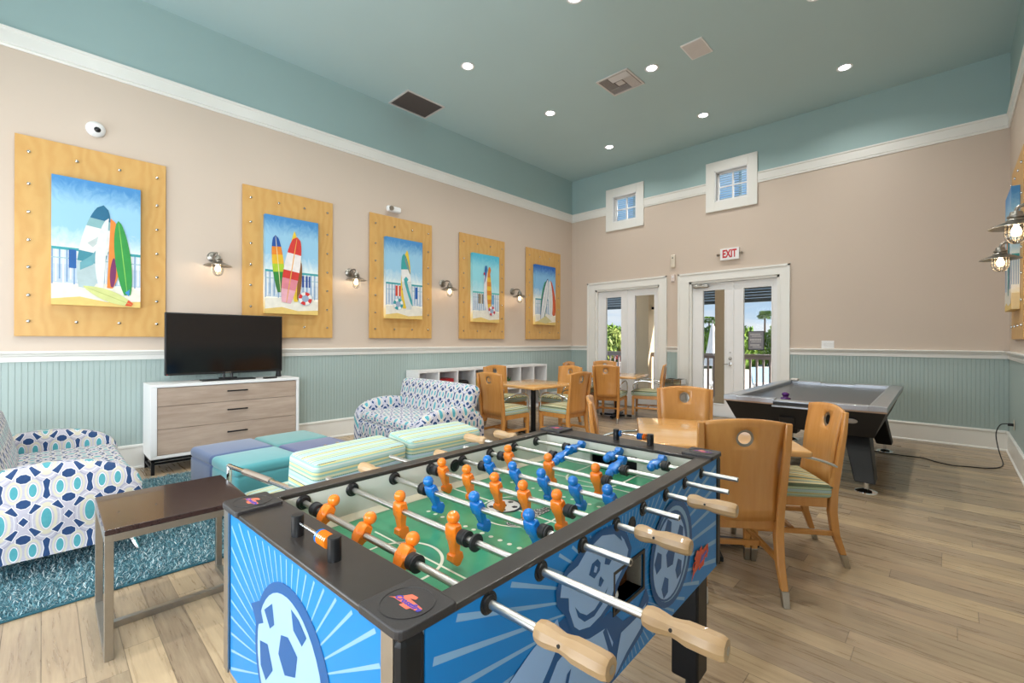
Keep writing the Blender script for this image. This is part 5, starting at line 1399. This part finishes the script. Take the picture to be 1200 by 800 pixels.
for i, (x, y, h, k) in enumerate(pos):
    g = thing('hedge_tree', 'rounded green shrub tree beyond the porch railing, %s of the hedge' % side[i], 'tree', (x, y, -.3), i*1.3, 'hedge trees beyond the porch')
    if k < len(cr) and len(crm) <= 2 and all(q[0] != k for q in crm):
        o = cr[k].build('foliage', LV[k], g, smooth=0); crm.append((k, o.data))
    else:
        me = [q[1] for q in crm if q[0] == k][0]; o = bpy.data.objects.new('foliage', me); col.objects.link(o); o.parent = g
    o.location = (0, 0, .9); o.scale = (1, 1, h-.6)
    MB().cyl((0, 0, 0), (0, 0, .9), .16, .1, 8).sphere((0, 0, .9), 1, 14, 8, sc=(1.75, 1.5, (h-.6)*.85)).build('trunk', [LV[k]] if 0 else LV[2], g)
def palm(x, y, h, s, label):
    g = thing('palm_tree', label, 'tree', (x, y, -.3), 0, 'palm trees on the skyline'); MB().cyl((0, 0, 0), (0, 0, h), .09, .06, 8).build('trunk', TR, g)
    rs = random.Random(s); b = MB()
    for i in range(46):
        a_ = rs.uniform(0, 2*PI); e = rs.uniform(-.5, 1.2); L = rs.uniform(.36, .55); d = Vector((math.cos(a_)*math.cos(e), math.sin(a_)*math.cos(e), math.sin(e)))
        sd = d.cross(Vector((0, 0, 1))).normalized(); p0 = Vector((0, 0, h)); m_ = p0+d*L*.6; t = p0+d*L-Vector((0, 0, .15))
        for q in range(-3, 4): b.add([m_, m_+sd*.05*q+d*.1, t+sd*.16*q, m_+sd*.05*q], [(0, 1, 2, 3)])
    b.build('crown', LV[2], g, smooth=0)
palm(-4.5, 40, 3.7, 1, 'tallest fan palm on the skyline through the right hand door leaf'); palm(-2.6, 42, 3.7, 2, 'fan palm at the right edge of the glass, low on the skyline'); palm(-13.2, 38, 3.3, 3, 'left palm of the pair seen through the left doors'); palm(-15.6, 39, 3.4, 4, 'right palm of the pair seen through the left doors'); palm(-9.6, 42, 3.5, 5, 'small palm beside the closed umbrella')
g = thing('patio_umbrella', 'closed white patio umbrella outside the right hand doors', 'umbrella', (.12, 16.4, -.42))
WC = plain('white_canvas', '#f0f0f0', .7)
b = MB(); vs = []; fs = []; K = 16
for z, r_ in ((.9, .30), (1.1, .27), (1.6, .17), (2.2, .08), (2.4, .02)):
    for i in range(K): a_ = 2*PI*i/K; rr = r_*(1 if i % 2 else .72); vs.append((rr*math.cos(a_), rr*math.sin(a_), z))
for k in range(4):
    for i in range(K): j = (i+1) % K; fs.append((k*K+i, k*K+j, (k+1)*K+j, (k+1)*K+i))
b.add(vs, fs).build('canopy', WC, g); MB().cyl((0, 0, 0), (0, 0, 2.5), .025, n=10).lathe([(.3, 0), (.3, .05), (.04, .09)]).build('pole', STEEL, g)
g = thing('lamp_post', 'slim teal garden lamp post seen through the left doors', 'lamp post', (-3.9, 17.9, -.3))
LP = plain('teal_post', '#5fa39a', .5); MB().cyl((0, 0, 0), (0, 0, 2.45), .06, .035, 12).build('post', LP, g); MB().lathe([(.05, 0), (.12, .05), (.10, .25), (.14, .28), (.02, .40)], (0, 0, 2.4), n=12).build('lantern', LP, g)
# prickly pear, red spiky plant
g = thing('prickly_pear', 'large green paddle cactus just outside the right hand door leaf', 'cactus', (3.95, 11.9, -.02))
b = MB()
for (x_, z_, r1, r2, t) in ((0, .3, .22, .3, 0), (.1, .8, .2, .27, .4), (-.18, .75, .18, .24, -.5), (.02, 1.12, .15, .2, .1), (.14, 1.32, .13, .19, .25), (-.32, 1.05, .16, .12, -.9), (.34, 1.0, .13, .18, .7)):
    M_ = Matrix.Translation((x_, .05*math.sin(x_*20), z_)) @ Euler((0, t, t*.8)).to_matrix().to_4x4(); s0 = len(b.v); b.sphere((0, 0, 0), 1, 16, 10, sc=(r1, .03, r2)); b.v[s0:] = [tuple(M_ @ Vector(p)) for p in b.v[s0:]]
b.build('paddle', leafm('cactus_green', '#4f8a3a', '#7fae4a'), g); MB().lathe([(.2, 0), (.26, .25), (.24, .25), (.22, .2)], n=20).build('planter', plain('clay', '#a8643e', .8), g)
g = thing('red_spiky_plant', 'dark red spiky plant beyond the railing through the left doors', 'plant', (-.62, 11.6, -.02))
b = MB(); rs = random.Random(4)
for i in range(60):
    a_ = rs.uniform(0, 2*PI); e = rs.uniform(.2, 1.4); L = rs.uniform(.3, .5); d = Vector((math.cos(a_)*math.cos(e), math.sin(a_)*math.cos(e), math.sin(e))); sd = d.cross(Vector((0, 0, 1))).normalized()*.028; p = Vector((0, 0, .75)); b.add([p-sd*.5, p+d*L*.5+sd, p+d*L, p+d*L*.5-sd], [(0, 1, 2, 3)])
b.build('foliage', leafm('leaf_red', '#7d1f2c', '#b5404a'), g, smooth=0); MB().lathe([(.16, 0), (.22, .75), (.2, .75), (.19, .7)], n=20).build('planter', WHITE, g)
def lounger(x, y, rz, label):
    g = thing('pool_lounger', label, 'sun lounger', (x, y, -.3), rz, 'white pool loungers outside')
    MB().box(-.32, .32, -.9, .35, .28, .38).build('mattress', WC, g, smooth=0, bevel=.03); MB().obox((0, .62, .55), (.64, .75, .09), (R(42), 0, 0)).build('backrest', plain('pale_blue_fabric', '#9fc3dc', .8), g, smooth=0, bevel=.03)
    for sx in (-.28, .28):
        for sy in (-.8, .3): MB().cyl((sx, sy, 0), (sx, sy, .3), .02, n=8).build('leg', STEEL, g)
for i, (x, y) in enumerate(((-3.4, 14.6), (-2.2, 14.9), (-.2, 14.8), (1.0, 14.9), (2.2, 15.0))): lounger(x, y, R(10*i-15), 'white pool lounger outside beyond the railing, %s of the row' % ['first from the left', 'second from the left', 'third from the left', 'fourth from the left', 'last on the right'][i])
wt = Mat('pool_water'); n = wt.noise(wt.coord('Object'), 1.5, 3); wt.color(wt.mix(n, '#58b7cf', '#7fd0de')); wt.set(.08); wt.bump(n, .3, .05)
o = MB().box(-12, -3, 18.5, 23.5, -.31, -.285).build('swimming_pool', wt.m, smooth=0); struct(o)

# ------------------------------------------------------------------ light, sky, camera
W = bpy.data.worlds.new('World'); bpy.context.scene.world = W; W.use_nodes = True; nt = W.node_tree; nt.nodes.clear()
class WM(Mat):
    def __init__(s): s.nt = nt
w_ = WM(); tc = nt.nodes.new('ShaderNodeTexCoord'); sp = nt.nodes.new('ShaderNodeSeparateXYZ'); nt.links.new(tc.outputs['Generated'], sp.inputs[0])
zc = S(nt, sp.outputs[2]); mp = nt.nodes.new('ShaderNodeMapping'); mp.inputs['Scale'].default_value = (1, 1, 5); nt.links.new(tc.outputs['Generated'], mp.inputs[0])
cl = w_.noise(mp.outputs[0], 3.2, 7, .6, .4)
sky = w_.ramp(zc.max(0), [(0, '#d6e8f6'), (.12, '#a9cdf0'), (.5, '#5f9bdc'), (1, '#3a78c8')])
c = w_.mix(w__f if 0 else S.mk(nt, 'MULTIPLY', (cl-.44).max(0), 4.2).min(.85), sky, '#f4f7fb')
bg = nt.nodes.new('ShaderNodeBackground'); nt.links.new(c, bg.inputs[0]); bg.inputs[1].default_value = 1.0
ou = nt.nodes.new('ShaderNodeOutputWorld'); nt.links.new(bg.outputs[0], ou.inputs[0])
sd = Vector((-.70, -.22, -.62)).normalized()
sun = light('SUN', 'sun', (0, 0, 20), 12, (1, .96, .88), rot=sd.to_track_quat('-Z', 'Y').to_euler()); sun.data.angle = R(.6)
# daylight through the windows behind the camera
for a_, b_, lo, hi in BW:
    o = light('AREA', 'window_daylight_fill', ((a_+b_)/2, YB-.12, (lo+hi)/2), 115, (.86, .93, 1), rot=(R(90), 0, 0)); o.data.shape = 'RECTANGLE'; o.data.size = b_-a_; o.data.size_y = hi-lo
    o.rotation_euler = (R(90), 0, 0)
    # area lights shine along local -Z: aim into the room (+y)
    o.rotation_euler = Vector((0, 1, .08)).to_track_quat('-Z', 'Z').to_euler()
o = light('AREA', 'window_daylight_fill', (XR+.11, -1.525, 1.75), 260, (.86, .93, 1)); o.data.shape = 'RECTANGLE'; o.data.size = 1.55; o.data.size_y = 1.7  # added fill light at the made-up right wall window
o.rotation_euler = Vector((-1, 0, .0)).to_track_quat('-Z', 'Z').to_euler()
cam = bpy.data.cameras.new('Camera'); co = bpy.data.objects.new('Camera', cam); col.objects.link(co)
cam.sensor_width = 36; cam.lens = 532/1200*36; cam.clip_end = 300
co.location = (6.141, 0, 1.35)
fwd = Vector((-math.sin(R(44.008)), math.cos(R(44.008)), 0)); 
Mx = Euler((R(90), 0, R(44.008))).to_matrix() @ Matrix.Rotation(.003, 3, 'Z')
co.rotation_euler = Mx.to_euler(); cam.shift_y = -1.4/1200
sc = bpy.context.scene; sc.camera = co
sc.view_settings.view_transform = 'Standard'; sc.view_settings.look = 'None'; sc.view_settings.gamma = 1; sc.view_settings.use_curve_mapping = False
sc.view_settings.exposure = 0.0
sc.cycles.use_denoising = True
try: sc.cycles.denoiser = 'OPENIMAGEDENOISE'
except Exception: pass
sc.cycles.max_bounces = 7; sc.cycles.diffuse_bounces = 4; sc.cycles.glossy_bounces = 4; sc.cycles.transparent_max_bounces = 12; sc.cycles.sample_clamp_indirect = 6
sc.cycles.caustics_reflective = False; sc.cycles.caustics_refractive = False
